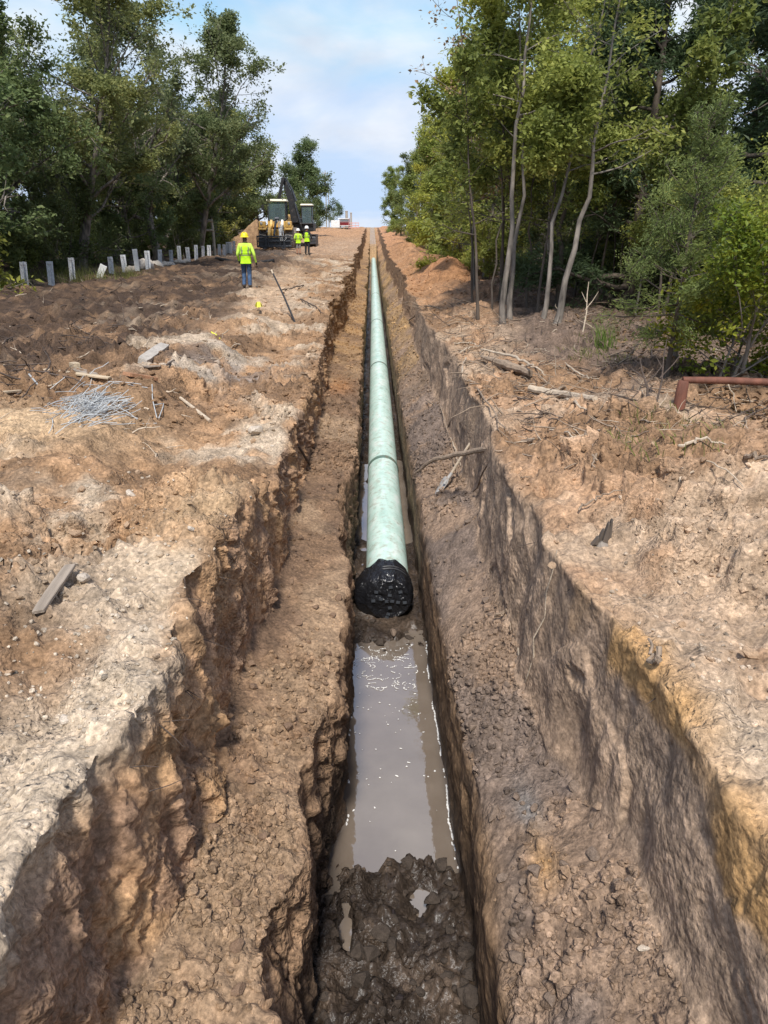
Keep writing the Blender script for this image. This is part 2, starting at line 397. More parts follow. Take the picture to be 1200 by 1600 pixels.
class MB:
    """collects primitives with mixed face sizes, then builds one mesh"""
    def __init__(s): s.v = []; s.f = []
    def add(s, V, Fc):
        o = len(s.v); s.v += [tuple(map(float, p)) for p in V]; s.f += [tuple(i + o for i in f) for f in Fc]; return s
    def box(s, c, d, rot=None, taper=(1, 1), shear=(0, 0)):
        V = []
        for z in (-1, 1):
            tx, ty = taper if z > 0 else (1, 1)
            for x, y in ((-1, -1), (1, -1), (1, 1), (-1, 1)):
                V.append(Vector((x * d[0] / 2 * tx + (shear[0] if z > 0 else 0), y * d[1] / 2 * ty + (shear[1] if z > 0 else 0), z * d[2] / 2)))
        if rot is not None:
            R = Matrix.Rotation(rot[2], 3, 'Z') @ Matrix.Rotation(rot[1], 3, 'Y') @ Matrix.Rotation(rot[0], 3, 'X')
            V = [R @ v for v in V]
        V = [v + Vector(c) for v in V]
        return s.add(V, [(3, 2, 1, 0), (4, 5, 6, 7), (0, 1, 5, 4), (1, 2, 6, 5), (2, 3, 7, 6), (3, 0, 4, 7)])
    def prism(s, pts, axis, a, b):
        """2D outline extruded along an axis: axis 'x' pts are (y,z); 'y' pts are (x,z); 'z' pts are (x,y)"""
        n = len(pts); V = []
        for t in (a, b):
            for p in pts:
                V.append({'x': (t, p[0], p[1]), 'y': (p[0], t, p[1]), 'z': (p[0], p[1], t)}[axis])
        Fc = [tuple(range(n)), tuple(range(2 * n - 1, n - 1, -1))] + [(i, n + i, n + (i + 1) % n, (i + 1) % n) for i in range(n)]
        return s.add(V, Fc)
    def tube(s, path, radii, sides=6, cap=True):
        path = [Vector(p) for p in path]
        if isinstance(radii, (int, float)): radii = [radii] * len(path)
        V = []; Fc = []
        prev = None
        for i, p in enumerate(path):
            t = (path[min(i + 1, len(path) - 1)] - path[max(i - 1, 0)])
            t = t.normalized() if t.length > 1e-9 else Vector((0, 0, 1))
            if prev is None:
                u = t.orthogonal().normalized()
            else:
                u = (prev - t * prev.dot(t)); u = u.normalized() if u.length > 1e-6 else t.orthogonal().normalized()
            prev = u; w = t.cross(u)
            for k in range(sides):
                a = 2 * math.pi * k / sides
                V.append(p + (u * math.cos(a) + w * math.sin(a)) * radii[i])
        for i in range(len(path) - 1):
            for k in range(sides):
                a, b = i * sides + k, i * sides + (k + 1) % sides
                Fc.append((a, b, b + sides, a + sides))
        if cap:
            Fc.append(tuple(range(sides - 1, -1, -1))); e = (len(path) - 1) * sides
            Fc.append(tuple(range(e, e + sides)))
        return s.add(V, Fc)
    def lathe(s, prof, c=(0, 0, 0), axis='z', sides=20):
        """profile of (r, h) revolved about an axis through c"""
        V = []; Fc = []
        for r, h in prof:
            for k in range(sides):
                a = 2 * math.pi * k / sides; x, y = r * math.cos(a), r * math.sin(a)
                V.append({'z': (c[0] + x, c[1] + y, c[2] + h), 'x': (c[0] + h, c[1] + x, c[2] + y), 'y': (c[0] + x, c[1] + h, c[2] + y)}[axis])
        for i in range(len(prof) - 1):
            for k in range(sides):
                a, b = i * sides + k, i * sides + (k + 1) % sides
                Fc.append((a, b, b + sides, a + sides))
        Fc.append(tuple(range(sides - 1, -1, -1))); e = (len(prof) - 1) * sides
        Fc.append(tuple(range(e, e + sides)))
        return s.add(V, Fc)
    def build(s, name, mat, parent=None, smooth=False, bevel=0.0, loc=None, rot=None):
        me = bpy.data.meshes.new(name); me.from_pydata(s.v, [], s.f); me.materials.append(mat)
        if smooth: me.polygons.foreach_set('use_smooth', [True] * len(me.polygons))
        me.update()
        o = link(name, me, parent, loc, rot)
        if smooth:
            mod = o.modifiers.new('edge', 'EDGE_SPLIT'); mod.split_angle = rad(40)
        if bevel:
            mod = o.modifiers.new('bevel', 'BEVEL'); mod.width = bevel; mod.segments = 2; mod.limit_method = 'ANGLE'
        return o
# ------------------------------------------------------------------ terrain
def curve(pts, z):
    P = sorted((px2w(x, y, z)[::-1] for x, y in pts))
    return np.array([p[0] for p in P]), np.array([p[1] for p in P])
def hill(Y):
    return np.interp(Y, [-5, 40, 53, 70, 110, 150, 178, 240, 700], [0, 0, 0.1, 0.42, 1.1, 1.62, 1.72, 0.4, -14])
def drift(Y):
    return np.interp(Y, [0, 18, 110, 170], [0, 0, 0.22, 0.3])
ZA, ZB, ZF, ZG, ZW = 0.0, -1.2, -1.52, -1.02, -2.9
cA = curve([(520, 505), (478, 590), (448, 650), (425, 740), (352, 835), (322, 880), (288, 900), (268, 1010), (232, 1075), (152, 1170), (128, 1250), (112, 1340), (50, 1420), (0, 1480)], ZA)
cB = curve([(540, 480), (522, 560), (500, 640), (448, 835), (420, 924), (397, 1003), (358, 1073), (348, 1148), (334, 1283), (299, 1340), (243, 1470), (177, 1560)], ZB)
cC = curve([(570, 480), (562, 600), (557, 705), (531, 765), (534, 840), (546, 890), (543, 940), (537, 1003), (530, 1100), (518, 1150), (482, 1205), (472, 1330), (478, 1352), (412, 1440), (408, 1500), (418, 1590)], -1.3)
cF = curve([(600, 480), (620, 620), (634, 700), (655, 790), (664, 870), (682, 960), (704, 1060), (722, 1150), (738, 1250), (752, 1350), (756, 1450), (770, 1590)], ZF)
cG = curve([(638, 520), (682, 600), (704, 680), (745, 770), (795, 890), (830, 960), (878, 1080), (935, 1180), (1005, 1300), (1085, 1450), (1160, 1590)], ZG)
cH = curve([(650, 480), (706, 560), (738, 620), (795, 752), (850, 845), (905, 925), (945, 955), (1000, 1035), (1060, 1105), (1108, 1200), (1200, 1365)], 0.0)

rows = [np.arange(-3, 1.2, 0.12)]
y = 1.2
r = []
while y < 600:
    r.append(y)
    y += max(0.022, 0.0056 * y) if y < 16 else (0.0085 * y if y < 190 else 0.06 * y)
Yr = np.concatenate([rows[0], np.array(r)])
NR = len(Yr)
def geo(n0, ratio, ext):
    o = [0.0]; d = n0
    while o[-1] < 45:
        o.append(o[-1] + d); d *= ratio
    return np.array(o + ext)
gL = geo(0.023, 1.0095, [60, 90, 150, 300, 600])
SEG = [('ground_left', len(gL) - 1), ('trench_upper_wall_left', 46), ('trench_bench_left', 32), ('trench_lower_wall_left', 60), ('trench_floor', 40),
       ('trench_lower_wall_right', 50), ('trench_bench_right', 34), ('trench_upper_wall_right', 42), ('ground_right', len(gL) - 1)]
start = np.cumsum([0] + [s[1] for s in SEG])
NC = start[-1] + 1
seg_of = np.concatenate([np.full(s[1], i) for i, s in enumerate(SEG)] + [np.array([8])])

def line_at(c, default, jit, seed, sc):
    X = np.interp(Yr, c[0], c[1])
    far = np.clip((Yr - c[0][-1]) / 6.0, 0, 1)
    X = X * (1 - far) + default * far
    n = fbm(Yr * sc, Yr * 0 + seed, Yr * 0, 4, seed)
    n2 = fbm(Yr * 0.3, Yr * 0 + seed, Yr * 0 + 3, 3, seed + 50)
    return X + jit * n + 0.19 * n2 * sstep(11, 20, Yr) + drift(Yr)
xA = line_at(cA, -1.08, 0.05, 3, 1.6); xB = line_at(cB, -0.98, 0.03, 4, 1.3)
xE = 0.70 + drift(Yr)
xC = line_at(cC, -0.26, 0.035, 5, 2.2); xF = line_at(cF, 0.72, 0.02, 6, 1.5)
xG = line_at(cG, 1.36, 0.02, 7, 1.0); xH = line_at(cH, 1.36, 0.055, 8, 1.1)
near = 1 - sstep(4.2, 5.2, Yr)
xD = -0.285 - 0.16 * near + drift(Yr) + 0.015 * fbm(Yr * 1.7, Yr * 0, Yr * 0 + 4, 3, 9)
xE = 0.70 + drift(Yr) + 0.012 * fbm(Yr * 1.7, Yr * 0, Yr * 0 + 9, 3, 10)
xF = np.maximum(xF, xE - 0.06); xH = np.maximum(xH + 0.03, xF + 0.4); xG = np.clip(xG, xF + 0.25, xH - 0.09); xC = np.minimum(xC, xD + 0.05); xA = np.minimum(xA, xB - 0.03)
H_ = hill(Yr)
dep = np.interp(Yr, [0, 112, 150, 176], [1, 1, 0.6, 0.0])

GP = lambda px, py, z=0.0: px2w(px, py, z)
def bumps(X, Y, L):
    z = 0
    for (cx, cy, a, sx, sy) in L:
        z = z + a * np.exp(-((X - cx) / sx) ** 2 - ((Y - cy) / sy) ** 2)
    return z
def zleft(X, Y, sX):
    """sX: distance from the rim"""
    z = hill(Y) + 0.0
    # lower strip between the haul road and the cut
    band = sstep(5.6, 7.4, Y) * (1 - sstep(17, 24, Y))
    wob = 0.35 * fbm(X * 0, Y * 0.5, X * 0 + 2, 3, 21)
    z = z - 0.36 * band * sstep(-3.0 + wob, -2.1 + wob, X)
    z = z + bumps(X, Y, [(*GP(235, 600), 0.22, 0.7, 1.1), (*GP(110, 745), 0.24, 0.75, 0.45), (*GP(330, 640), -0.1, 0.4, 0.8), (*GP(60, 490), 0.28, 1.6, 1.2), (*GP(210, 450), 0.15, 2.0, 1.5),
                         (*GP(150, 822), -0.34, 0.45, 0.3), (*GP(20, 800), 0.12, 0.5, 0.5), (*GP(20, 1090), -0.2, 0.45, 0.8), (*GP(250, 830), 0.06, 0.3, 0.5),
                         (-5.5, 47.5, 0.3, 2.2, 2.5)])
    z = z + 0.15 * fbm(X * 0.6, Y * 0.6, X * 0, 4, 22, 0.55) * sstep(0.1, 1.0, sX)
    z = z + 0.35 * sstep(-12.0, -17, X)
    return z
def zright(X, Y, sX):
    z = hill(Y) + 0.0
    z = z + 0.16 * sstep(0.15, 1.4, sX) * (1 - sstep(3.2, 5.0, sX))
    z = z + bumps(X, Y, [(*GP(702, 442), 0.75, 0.8, 2.0), (*GP(690, 425), 0.4, 0.9, 4.0), (*GP(770, 470), 0.3, 1.2, 1.6), (2.7, 45, 0.4, 0.7, 12.0), (*GP(1130, 780), 0.2, 0.8, 0.9), (*GP(1000, 700), 0.12, 0.7, 0.6),
                         (*GP(1180, 950), -0.08, 0.5, 0.6), (*GP(640, 400), 0.35, 1.2, 8.0)])
    z = z + 0.17 * fbm(X * 0.7, Y * 0.7, X * 0 + 5, 4, 32, 0.55) * sstep(0.1, 0.9, sX)
    return z

P = np.zeros((NR, NC, 3), np.float64)
P[:, :, 1] = Yr[:, None]
# side grounds
sl = gL[::-1]
XL = xA[:, None] - sl[None, :]
YL = np.repeat(Yr[:, None], len(sl), 1)
ZL = zleft(XL, YL, np.repeat(sl[None, :], NR, 0))
P[:, :start[1] + 1, 0] = XL; P[:, :start[1] + 1, 2] = ZL
XR = xH[:, None] + gL[None, :]
YR = np.repeat(Yr[:, None], len(gL), 1)
ZR = zright(XR, YR, np.repeat(gL[None, :], NR, 0))
P[:, start[8]:, 0] = XR; P[:, start[8]:, 2] = ZR
zA = ZL[:, -1]; zH = ZR[:, 0]
zB = zA * (1 - dep) + dep * (ZB + H_ * 0.85); zC = zB - 0.1 * dep
slump = fbm(Yr * 0.75, Yr * 0 + 2, Yr * 0, 3, 14)
zG = zH * (1 - dep) + dep * (ZG + 0.05 + 0.22 * slump + H_ * 0.85); zF = zH * (1 - dep) + dep * (ZF + H_ * 0.85)
# pool floor levels along the trench
Yd = px2w(600, 1385, ZW)[1]; Yc = px2w(600, 1010, ZW)[1]; Yp0 = px2w(600, 845, ZW)[1]; Yp1 = px2w(600, 728, ZW)[1]
zfl = np.interp(Yr, [0, Yd - 1.2, Yd - 0.3, Yd + 0.12, Yd + 0.5, Yc - 0.5, Yc + 0.4, Yc + 0.75, Yp0 - 0.5, Yp0 + 0.5, Yp1 - 0.5, Yp1 + 0.9, 30, 60],
                [-2.66, -2.68, -2.77, -2.93, -3.1, -3.06, -2.87, -2.84, -2.83, -3.0, -3.0, -2.84, -2.82, -2.82])
zfl = np.where(Yr > 108, zfl + (np.minimum(zC, 9) - 0.02 - zfl) * sstep(109, 113.5, Yr), zfl)
def fill(seg, x0, z0, x1, z1, ease=None):
    a, b = start[seg], start[seg + 1]
    t = np.linspace(0, 1, b - a + 1)[None, :]
    tz = t if ease is None else ease(t)
    P[:, a:b + 1, 0] = x0[:, None] * (1 - t) + x1[:, None] * t
    P[:, a:b + 1, 2] = z0[:, None] * (1 - tz) + z1[:, None] * tz
fill(1, xA, zA, xB, zB); fill(2, xB, zB, xC, zC); fill(3, xC, zC, xD, zfl); fill(4, xD, zfl, xE, zfl)
fill(5, xE, zfl, xF, zF); fill(6, xF, zF, xG, zG, lambda t: t ** 0.85); fill(7, xG, zG, xH, zH)
# talus at the foot of the left wall and right wall, and rounding of the corners
lam = np.zeros(NC); lam[start[1] - 4:start[8] + 5] = 0.5; lam[start[1] - 1:start[1] + 2] = 0.12; lam[start[8] - 1:start[8] + 2] = 0.4
soft = np.zeros(NC); soft[start[6] - 10:start[6] + 12] = 0.5; soft[start[7] - 8:start[7] + 10] = 0.5; soft[start[2] - 6:start[2] + 7] = 0.5
for it in range(26):
    l = lam if it < 3 else soft
    Q = P.copy()
    Q[:, 1:-1] = P[:, 1:-1] * (1 - l[1:-1, None]) + 0.5 * l[1:-1, None] * (P[:, 2:] + P[:, :-2])
    P = Q

def normals(P):
    dc = np.gradient(P, axis=1); dr = np.gradient(P, axis=0)
    n = np.cross(dc, dr)
    return n / np.maximum(np.linalg.norm(n, axis=2, keepdims=True), 1e-9)
N = normals(P)
X, Y, Z = P[..., 0], P[..., 1], P[..., 2]
arc = np.cumsum(np.concatenate([np.zeros((NR, 1)), np.linalg.norm(np.diff(P, axis=1), axis=2)], 1), 1)
arc = arc - arc[:, start[4]:start[4] + 1]
W = [np.broadcast_to((seg_of == i).astype(np.float32), (NR, NC)) for i in range(9)]
def blurcols(w, n=5):
    w = w.copy()
    for _ in range(n):
        w[:, 1:-1] = 0.5 * w[:, 1:-1] + 0.25 * (w[:, 2:] + w[:, :-2])
    return w
W = [blurcols(w) for w in W]
groundw = W[0] + W[8]; benchw = W[2] + W[6]
# --- relief
n_mid = fbm(X * 1.9, Y * 1.9, Z * 1.9, 3, 41)
n_fine = fbm(X * 7.0, Y * 7.0, Z * 7.0, 4, 42, 0.6)
w1, id1 = worley(arc * 7.5 + 0.6 * n_mid, Y * 7.5, 51)
w2, id2 = worley(arc * 17.0 + 0.5 * n_mid, Y * 17.0 + 0.4 * n_fine, 52)
clod = np.clip(0.62 - w1, 0, 1) * (id1 > 0.42) * (0.5 + id1) * 1.6
crumb = np.clip(0.6 - w2, 0, 1) * (id2 > 0.3) * (0.4 + id2) * 1.6
cspc = np.minimum(1.0, 0.06 / np.maximum(np.gradient(arc, axis=1), 1e-4)) * np.minimum(1.0, 0.06 / np.maximum(np.gradient(Y, axis=0), 1e-4))
clod = clod * cspc; crumb = crumb * cspc
rough = sstep(-0.35, 0.5, fbm(X * 0.8, Y * 0.8, Z * 0.8, 3, 43))       # where the soil lies loose
chunk = fbm(X * 3.2, Y * 3.6, Z * 1.5, 4, 44, 0.55)
ridge = 1 - np.abs(fbm(X * 2.6, Y * 3.0, Z * 1.1, 3, 45))
rut = fbm(X * 5.0 + Y * 0.4, Y * 0.7, Z, 3, 46)
wz, idz = worley(arc * 3.2 + 0.5 * n_mid, Y * 4.6 + 0.5 * n_fine, 53)
wy, idy = worley(arc * 8.0 + 0.8 * n_mid, Y * 10.0 + 0.6 * n_fine, 54)
block = (idz - 0.5) + 0.5 * (idy - 0.5)
scrape = fbm(arc * 3.0 + Y * 1.2, arc * 2.2 - Y * 2.6, Z * 0, 3, 47)
w3, id3 = worley(X * 3.1 + 0.7 * n_mid, Y * 3.1 + 0.5 * n_fine, 56)
lump = np.clip(0.75 - w3, 0, 1) * (id3 > 0.35) * (0.4 + id3)
D = groundw * (0.05 * n_mid + 0.042 * n_fine * np.sqrt(cspc) + 0.05 * block * rough * cspc + rough * 0.14 * lump + (0.2 + rough) * (0.075 * clod + 0.055 * crumb))
D = D + W[1] * (0.06 * chunk + 0.05 * (ridge - 0.6) + 0.028 * n_fine + 0.085 * block * (0.35 + 0.65 * rough) + 0.02 * crumb)
D = D + W[2] * (0.04 * n_mid + 0.016 * n_fine + (0.3 + rough) * (0.05 * clod + 0.026 * crumb))
D = D + W[3] * (0.045 * chunk + 0.02 * n_fine + 0.07 * block * (0.4 + 0.6 * rough))
D = D + W[5] * (0.022 * chunk + 0.008 * n_fine + 0.012 * scrape)
D = D + W[6] * (0.03 * n_mid + 0.010 * n_fine + (0.1 + rough) * (0.05 * clod + 0.026 * crumb))
wL, idL = worley(arc * 1.5 + 0.3 * n_mid, Y * 1.3 + 0.25 * n_mid, 55)
D = D + W[7] * (0.012 * n_mid + 0.03 * (idL - 0.5) + 0.03 * (idL > 0.5) * (wL - 0.4) + 0.008 * scrape + 0.008 * n_fine)
mudfl = np.where(Y < Yd + 0.25, 1.0, np.where(Y > Yc - 0.2, 0.55, 0.25))
D = D + W[4] * mudfl * (0.08 * n_mid + 0.04 * n_fine + 0.06 * clod + 0.04 * crumb)
# tilled, churned soil on the haul road
till = sstep(-3.2, -4.5, X) * sstep(8.5, 11, Y) * W[0] * sstep(-16, -13, X)
cleat = np.sin(Y * 2 * math.pi / 0.5 + 1.6 * n_mid + 2.0 * np.floor(X / 0.6)) * sstep(0.0, 0.4, fbm(X * 0.5, Y * 0.5, Z * 0, 3, 49))
D = D + till * 0.035 * cleat
D = D + till * (0.06 * fbm(X * 2.6, Y * 2.6, Z, 3, 48, 0.6) + 0.13 * lump + 0.06 * n_fine * cspc)
fade = 1 / (1 + (np.maximum(Y, 0) / 60.0) ** 2)
P = P + N * D[..., None] * fade[..., None]
P[..., 2] = P[..., 2] - W[4] * bumps(P[..., 0], P[..., 1], [(*px2w(655, 1420, ZW), 0.13, 0.09, 0.22), (*px2w(560, 1395, ZW), -0.08, 0.12, 0.12), (*px2w(620, 1380, ZW), -0.05, 0.1, 0.1)])
P[..., 2] = P[..., 2] + W[4] * 0.05 * fbm(P[..., 0] * 3.3, P[..., 1] * 3.3, P[..., 2] * 0, 3, 92)
# puddle hollow by the mud dam, on the left
pud = bumps(P[..., 0], P[..., 1], [(*px2w(541, 1455, ZW), 1.0, 0.075, 0.24)])
P[..., 2] = P[..., 2] - W[4] * 0.36 * sstep(0.25, 0.7, pud + 0.3 * fbm(P[..., 0] * 9, P[..., 1] * 9, P[..., 2] * 0, 3, 91))
N2 = normals(P)

# --- soil colours by layer; trench wall colours are lightened against the shade
def C(*c): return np.array(c, np.float64)
TAN, PALE, DARK, ORANGE = C(.37, .228, .128), C(.47, .38, .28), C(.105, .068, .046), C(.41, .205, .09)
OCHRE, GREYB, WETD, BROWN = C(.42, .255, .12), C(.215, .155, .112), C(.048, .036, .028), C(.205, .125, .07)
GREYC, LITTER = C(.25, .23, .215), C(.14, .1, .075)
X, Y, Z = P[..., 0], P[..., 1], P[..., 2]
a1 = fbm(X * 0.7, Y * 0.7, Z * 0.7, 4, 61); a2 = fbm(X * 2.3, Y * 2.3, Z * 2.3, 4, 62); a3 = fbm(X * 0.25, Y * 0.25, Z * 0.3, 3, 63)
def mixc(a, b, t):
    t = np.clip(t, 0, 1)[..., None]
    return a * (1 - t) + b * t
def spot(px, py, z, rx, ry, s=1.0):
    cx, cy = px2w(px, py, z)
    return s * np.exp(-((X - cx) / rx) ** 2 - ((Y - cy) / ry) ** 2)
full = np.ones((NR, NC, 1))
# left ground
cl = mixc(TAN * full, PALE * full, sstep(-0.1, 0.5, a1 + 0.5 * a2) * 0.9)
cl = mixc(cl, BROWN * full * 0.95, sstep(-0.05, 0.5, -a1 + 0.6 * a2) * 0.8)
cl = mixc(cl, PALE * full * 1.05, spot(120, 1080, 0, 0.75, 1.2, 0.9) * (0.7 + 0.6 * a2) + spot(80, 1330, 0, 0.45, 0.8, 1.0))
cl = mixc(cl, C(.5, .36, .22) * full, spot(50, 660, 0, 1.2, 1.0, 0.85) + spot(330, 800, 0, 0.5, 0.9, 0.6))
cl = mixc(cl, GREYC * full * 1.2, spot(350, 560, 0, 0.8, 1.6, 0.7) * (0.6 + a2))
cl = mixc(cl, BROWN * full, spot(20, 1000, 0, 0.4, 0.5, 0.8) + spot(60, 870, 0, 0.5, 0.5, 0.6) + spot(230, 690, 0, 0.5, 0.7, 0.75))
tl = sstep(-2.9, -4.6, X + 0.8 * a3 + 0.5 * a1) * sstep(9.0, 12.5, Y + 1.2 * a1) * (1 - sstep(48, 56, Y))
cl = mixc(cl, DARK * full * 0.68, tl * (0.9 + 0.45 * a2 + 0.2 * a3))
pth = np.exp(-((X + 3.1 + 0.05 * (Y - 24)) / 0.8) ** 2) * sstep(16, 21, Y) * (1 - sstep(38, 50, Y))
cl = mixc(cl, C(.44, .3, .19) * full, 0.75 * pth)
cl = mixc(cl, C(.4, .265, .17) * full, sstep(44, 60, Y) * 0.8)
cl = mixc(cl, LITTER * full * 0.75, sstep(-11.2, -13.2, X + 0.5 * a1))
cl = mixc(cl, C(.43, .25, .135) * full, sstep(65, 110, Y) * sstep(-12, -9, X))
# right ground
cr = mixc(C(.38, .24, .145) * full, PALE * full, sstep(0.05, 0.6, a1 + 0.4 * a2) * 0.5)
cr = mixc(cr, BROWN * full * 1.1, sstep(-0.1, 0.5, -a1 + 0.6 * a2) * 0.75)
cr = mixc(cr, PALE * full, spot(1030, 660, 0.1, 0.5, 0.6, 0.5) + spot(1170, 1150, 0, 0.35, 0.7, 0.75))
dH = X - np.repeat(xH[:, None], NC, 1)
cr = mixc(cr, OCHRE * full * 1.12, np.exp(-(dH / 0.12) ** 2) * (1 - sstep(3.4, 5.0, Y)) * (0.65 + 0.8 * a2))
cr = mixc(cr, LITTER * full * 1.15, sstep(2.0, 3.2, X - 0.018 * Y + 0.7 * a1) * sstep(8.0, 10.5, Y + 1.5 * a1))
cr = mixc(cr, ORANGE * full, sstep(16, 28, Y + 3 * a1) * (1 - sstep(3.0, 4.2, X - 0.01 * Y)) * 0.7)
cr = mixc(cr, C(.46, .225, .11) * full, spot(702, 440, 0, 1.4, 2.4, 0.9))
cr = mixc(cr, C(.47, .25, .13) * full, sstep(45, 90, Y) * (1 - sstep(2.5, 4.5, X)))
# trench
up = sstep(-0.35, -0.02, Z)
cw = mixc(BROWN * full * 2.1, DARK * full * 2.7, sstep(-0.1, 0.5, a2 + 0.4 * a1) * 0.75)  # left wall brown raised to brighten its shaded face
cw = mixc(cw, C(.42, .26, .135) * full, sstep(0.1, 0.55, -a2 + 0.3 * a1) * 0.7)
cw = mixc(cw, TAN * full, up * 0.55 * (0.7 + a1))
cw = mixc(cw, PALE * full, sstep(-0.32, -0.05, Z) * (1 - sstep(3.2, 4.0, Y)) * 0.8)
cw = mixc(cw, C(.33, .2, .1) * full, sstep(14, 30, Y) * 0.7)
cb = mixc(C(.235, .15, .092) * full, C(.32, .22, .14) * full, sstep(-0.1, 0.5, a1 + 0.5 * a2))
cb = mixc(cb, DARK * full * 1.4, sstep(0.1, 0.6, -a1 + 0.6 * a2) * 0.6)
cb = mixc(cb, ORANGE * full * 0.9, spot(530, 600, -1.2, 0.3, 0.9, 0.9))
cb = mixc(cb, OCHRE * full * 0.95, sstep(15, 24, Y + 2 * a1) * (0.55 + 0.5 * a2 + 0.5 * a1))
cb = mixc(cb, C(.5, .31, .17) * full, sstep(60, 100, Y) * 0.7)
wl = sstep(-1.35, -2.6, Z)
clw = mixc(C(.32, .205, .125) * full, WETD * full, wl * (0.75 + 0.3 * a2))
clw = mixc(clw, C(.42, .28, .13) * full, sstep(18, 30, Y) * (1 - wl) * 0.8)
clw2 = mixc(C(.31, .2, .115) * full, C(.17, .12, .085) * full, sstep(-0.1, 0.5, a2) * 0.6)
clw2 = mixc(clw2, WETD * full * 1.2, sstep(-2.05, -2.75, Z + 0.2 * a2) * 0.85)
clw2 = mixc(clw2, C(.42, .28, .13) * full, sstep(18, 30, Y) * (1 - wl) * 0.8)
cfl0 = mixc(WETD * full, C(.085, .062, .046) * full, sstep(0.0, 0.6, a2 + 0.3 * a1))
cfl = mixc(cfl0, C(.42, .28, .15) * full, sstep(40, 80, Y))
cbr = mixc(C(.285, .2, .14) * full, C(.195, .148, .118) * full, sstep(-0.25, 0.35, a1 + 0.5 * a2))
cbr = mixc(cbr, OCHRE * full * 0.95, spot(740, 1330, -1.4, 0.14, 0.45, 0.7) + spot(845, 1330, -1.2, 0.07, 0.3, 0.75) * (0.6 + a2))
cbr = mixc(cbr, C(.22, .205, .19) * full, spot(825, 1260, -1.3, 0.07, 0.25, 0.9))
cbr = mixc(cbr, C(.33, .24, .175) * full, spot(720, 960, -1.4, 0.16, 0.8, 0.6))
cbr = mixc(cbr, C(.42, .27, .13) * full, sstep(14.5, 23, Y + 2 * a1) * (0.6 + 0.5 * a2 + 0.5 * a1))
cbr = mixc(cbr, C(.5, .29, .16) * full, sstep(60, 100, Y) * 0.8)
cwr = mixc(C(.37, .268, .188) * full, C(.45, .32, .22) * full, sstep(-0.2, 0.4, a1 + 0.4 * a2 + 0.25 * scrape))  # right wall base lightened, it gets little direct sun
cwr = mixc(cwr, C(.17, .125, .095) * full, sstep(0.15, 0.7, a1 - 0.3 * a2) * 0.35)
cwr = mixc(cwr, C(.5, .3, .13) * full, sstep(-0.28, -0.1, Z + 0.14 * a2) * (1 - sstep(3.6, 4.8, Y)) * (0.8 + 0.6 * a2))
cwr = mixc(cwr, C(.37, .22, .12) * full, sstep(16, 30, Y) * 0.7)
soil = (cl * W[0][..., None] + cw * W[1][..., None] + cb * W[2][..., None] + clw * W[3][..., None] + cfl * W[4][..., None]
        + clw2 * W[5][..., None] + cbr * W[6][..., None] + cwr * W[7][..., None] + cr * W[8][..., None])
# stones and crumbs carry their own tint
soil = soil * (1 + 0.28 * (id1 - 0.5)[..., None] * (clod > 0)[..., None] + 0.3 * (id2 - 0.5)[..., None] * (crumb > 0)[..., None])
soil = soil * (1 + 0.4 * ((id3 - 0.5) * (lump > 0) * groundw)[..., None])
soil = np.clip(soil * np.array((0.80, 0.785, 0.765)), 0.015, 0.75)
wet = np.clip(W[4] * 0.9 + (W[3] + W[5]) * sstep(-2.5, -2.85, Z) * 0.8, 0, 1)

for i, (nm, nseg) in enumerate(SEG):
    a, b = start[i], start[i + 1]
    sub = P[:, a:b + 1].reshape(-1, 3)
    ncol = b - a + 1
    jj, ii = np.meshgrid(np.arange(NR - 1), np.arange(ncol - 1), indexing='ij')
    q = (jj * ncol + ii).ravel()
    faces = np.stack([q, q + 1, q + ncol + 1, q + ncol], 1)
    mat = M['soil_smooth'] if i in (5, 7) else M['soil']
    me = np_mesh(nm, sub, faces, True, (mat,), {'soil': soil[:, a:b + 1].reshape(-1, 3), 'wet': wet[:, a:b + 1].ravel()})
    me.normals_split_custom_set_from_vertices(N2[:, a:b + 1].reshape(-1, 3))
    o = link(nm, me); tag(o, kind='structure')

FLAT = [0, 2, 4, 6, 8]
def gz(x, y):
    """height of the finished surface under a point"""
    j = int(np.clip(np.searchsorted(Yr, y), 0, NR - 1))
    for s in FLAT:
        a, b = start[s], start[s + 1]
        if s == 8 or x <= P[j, b, 0] + (0.03 if s != 0 else 0.0):
            xs = P[j, a:b + 1, 0]
            o_ = np.argsort(xs)
            return float(np.interp(x, xs[o_], P[j, a:b + 1, 2][o_]))
def on(px, py, z=0.0):
    """point of the finished ground seen at a photo pixel"""
    for _ in range(6):
        x, y = px2w(px, py, z)
        z = 0.5 * z + 0.5 * gz(x, y)
    x, y = px2w(px, py, z)
    return x, y, gz(x, y)

# ------------------------------------------------------------------ water in the trench bottom
m, nt, b = new_mat('muddy_water')
tc = nt.nodes.new('ShaderNodeTexCoord')
n = nt.nodes.new('ShaderNodeTexNoise'); n.inputs['Scale'].default_value = 2.2; n.inputs['Detail'].default_value = 5
nt.links.new(tc.outputs['Object'], n.inputs['Vector'])
rp = nt.nodes.new('ShaderNodeValToRGB')
rp.color_ramp.elements[0].position = 0.35; rp.color_ramp.elements[0].color = (0.165, 0.13, 0.1, 1)
rp.color_ramp.elements[1].position = 0.7; rp.color_ramp.elements[1].color = (0.21, 0.17, 0.135, 1)
nt.links.new(n.outputs['Fac'], rp.inputs['Fac']); nt.links.new(rp.outputs['Color'], b.inputs['Base Color'])
b.inputs['Roughness'].default_value = 0.02; b.inputs['IOR'].default_value = 2.5
n2 = nt.nodes.new('ShaderNodeTexNoise'); n2.inputs['Scale'].default_value = 9; n2.inputs['Detail'].default_value = 3
nt.links.new(tc.outputs['Object'], n2.inputs['Vector'])
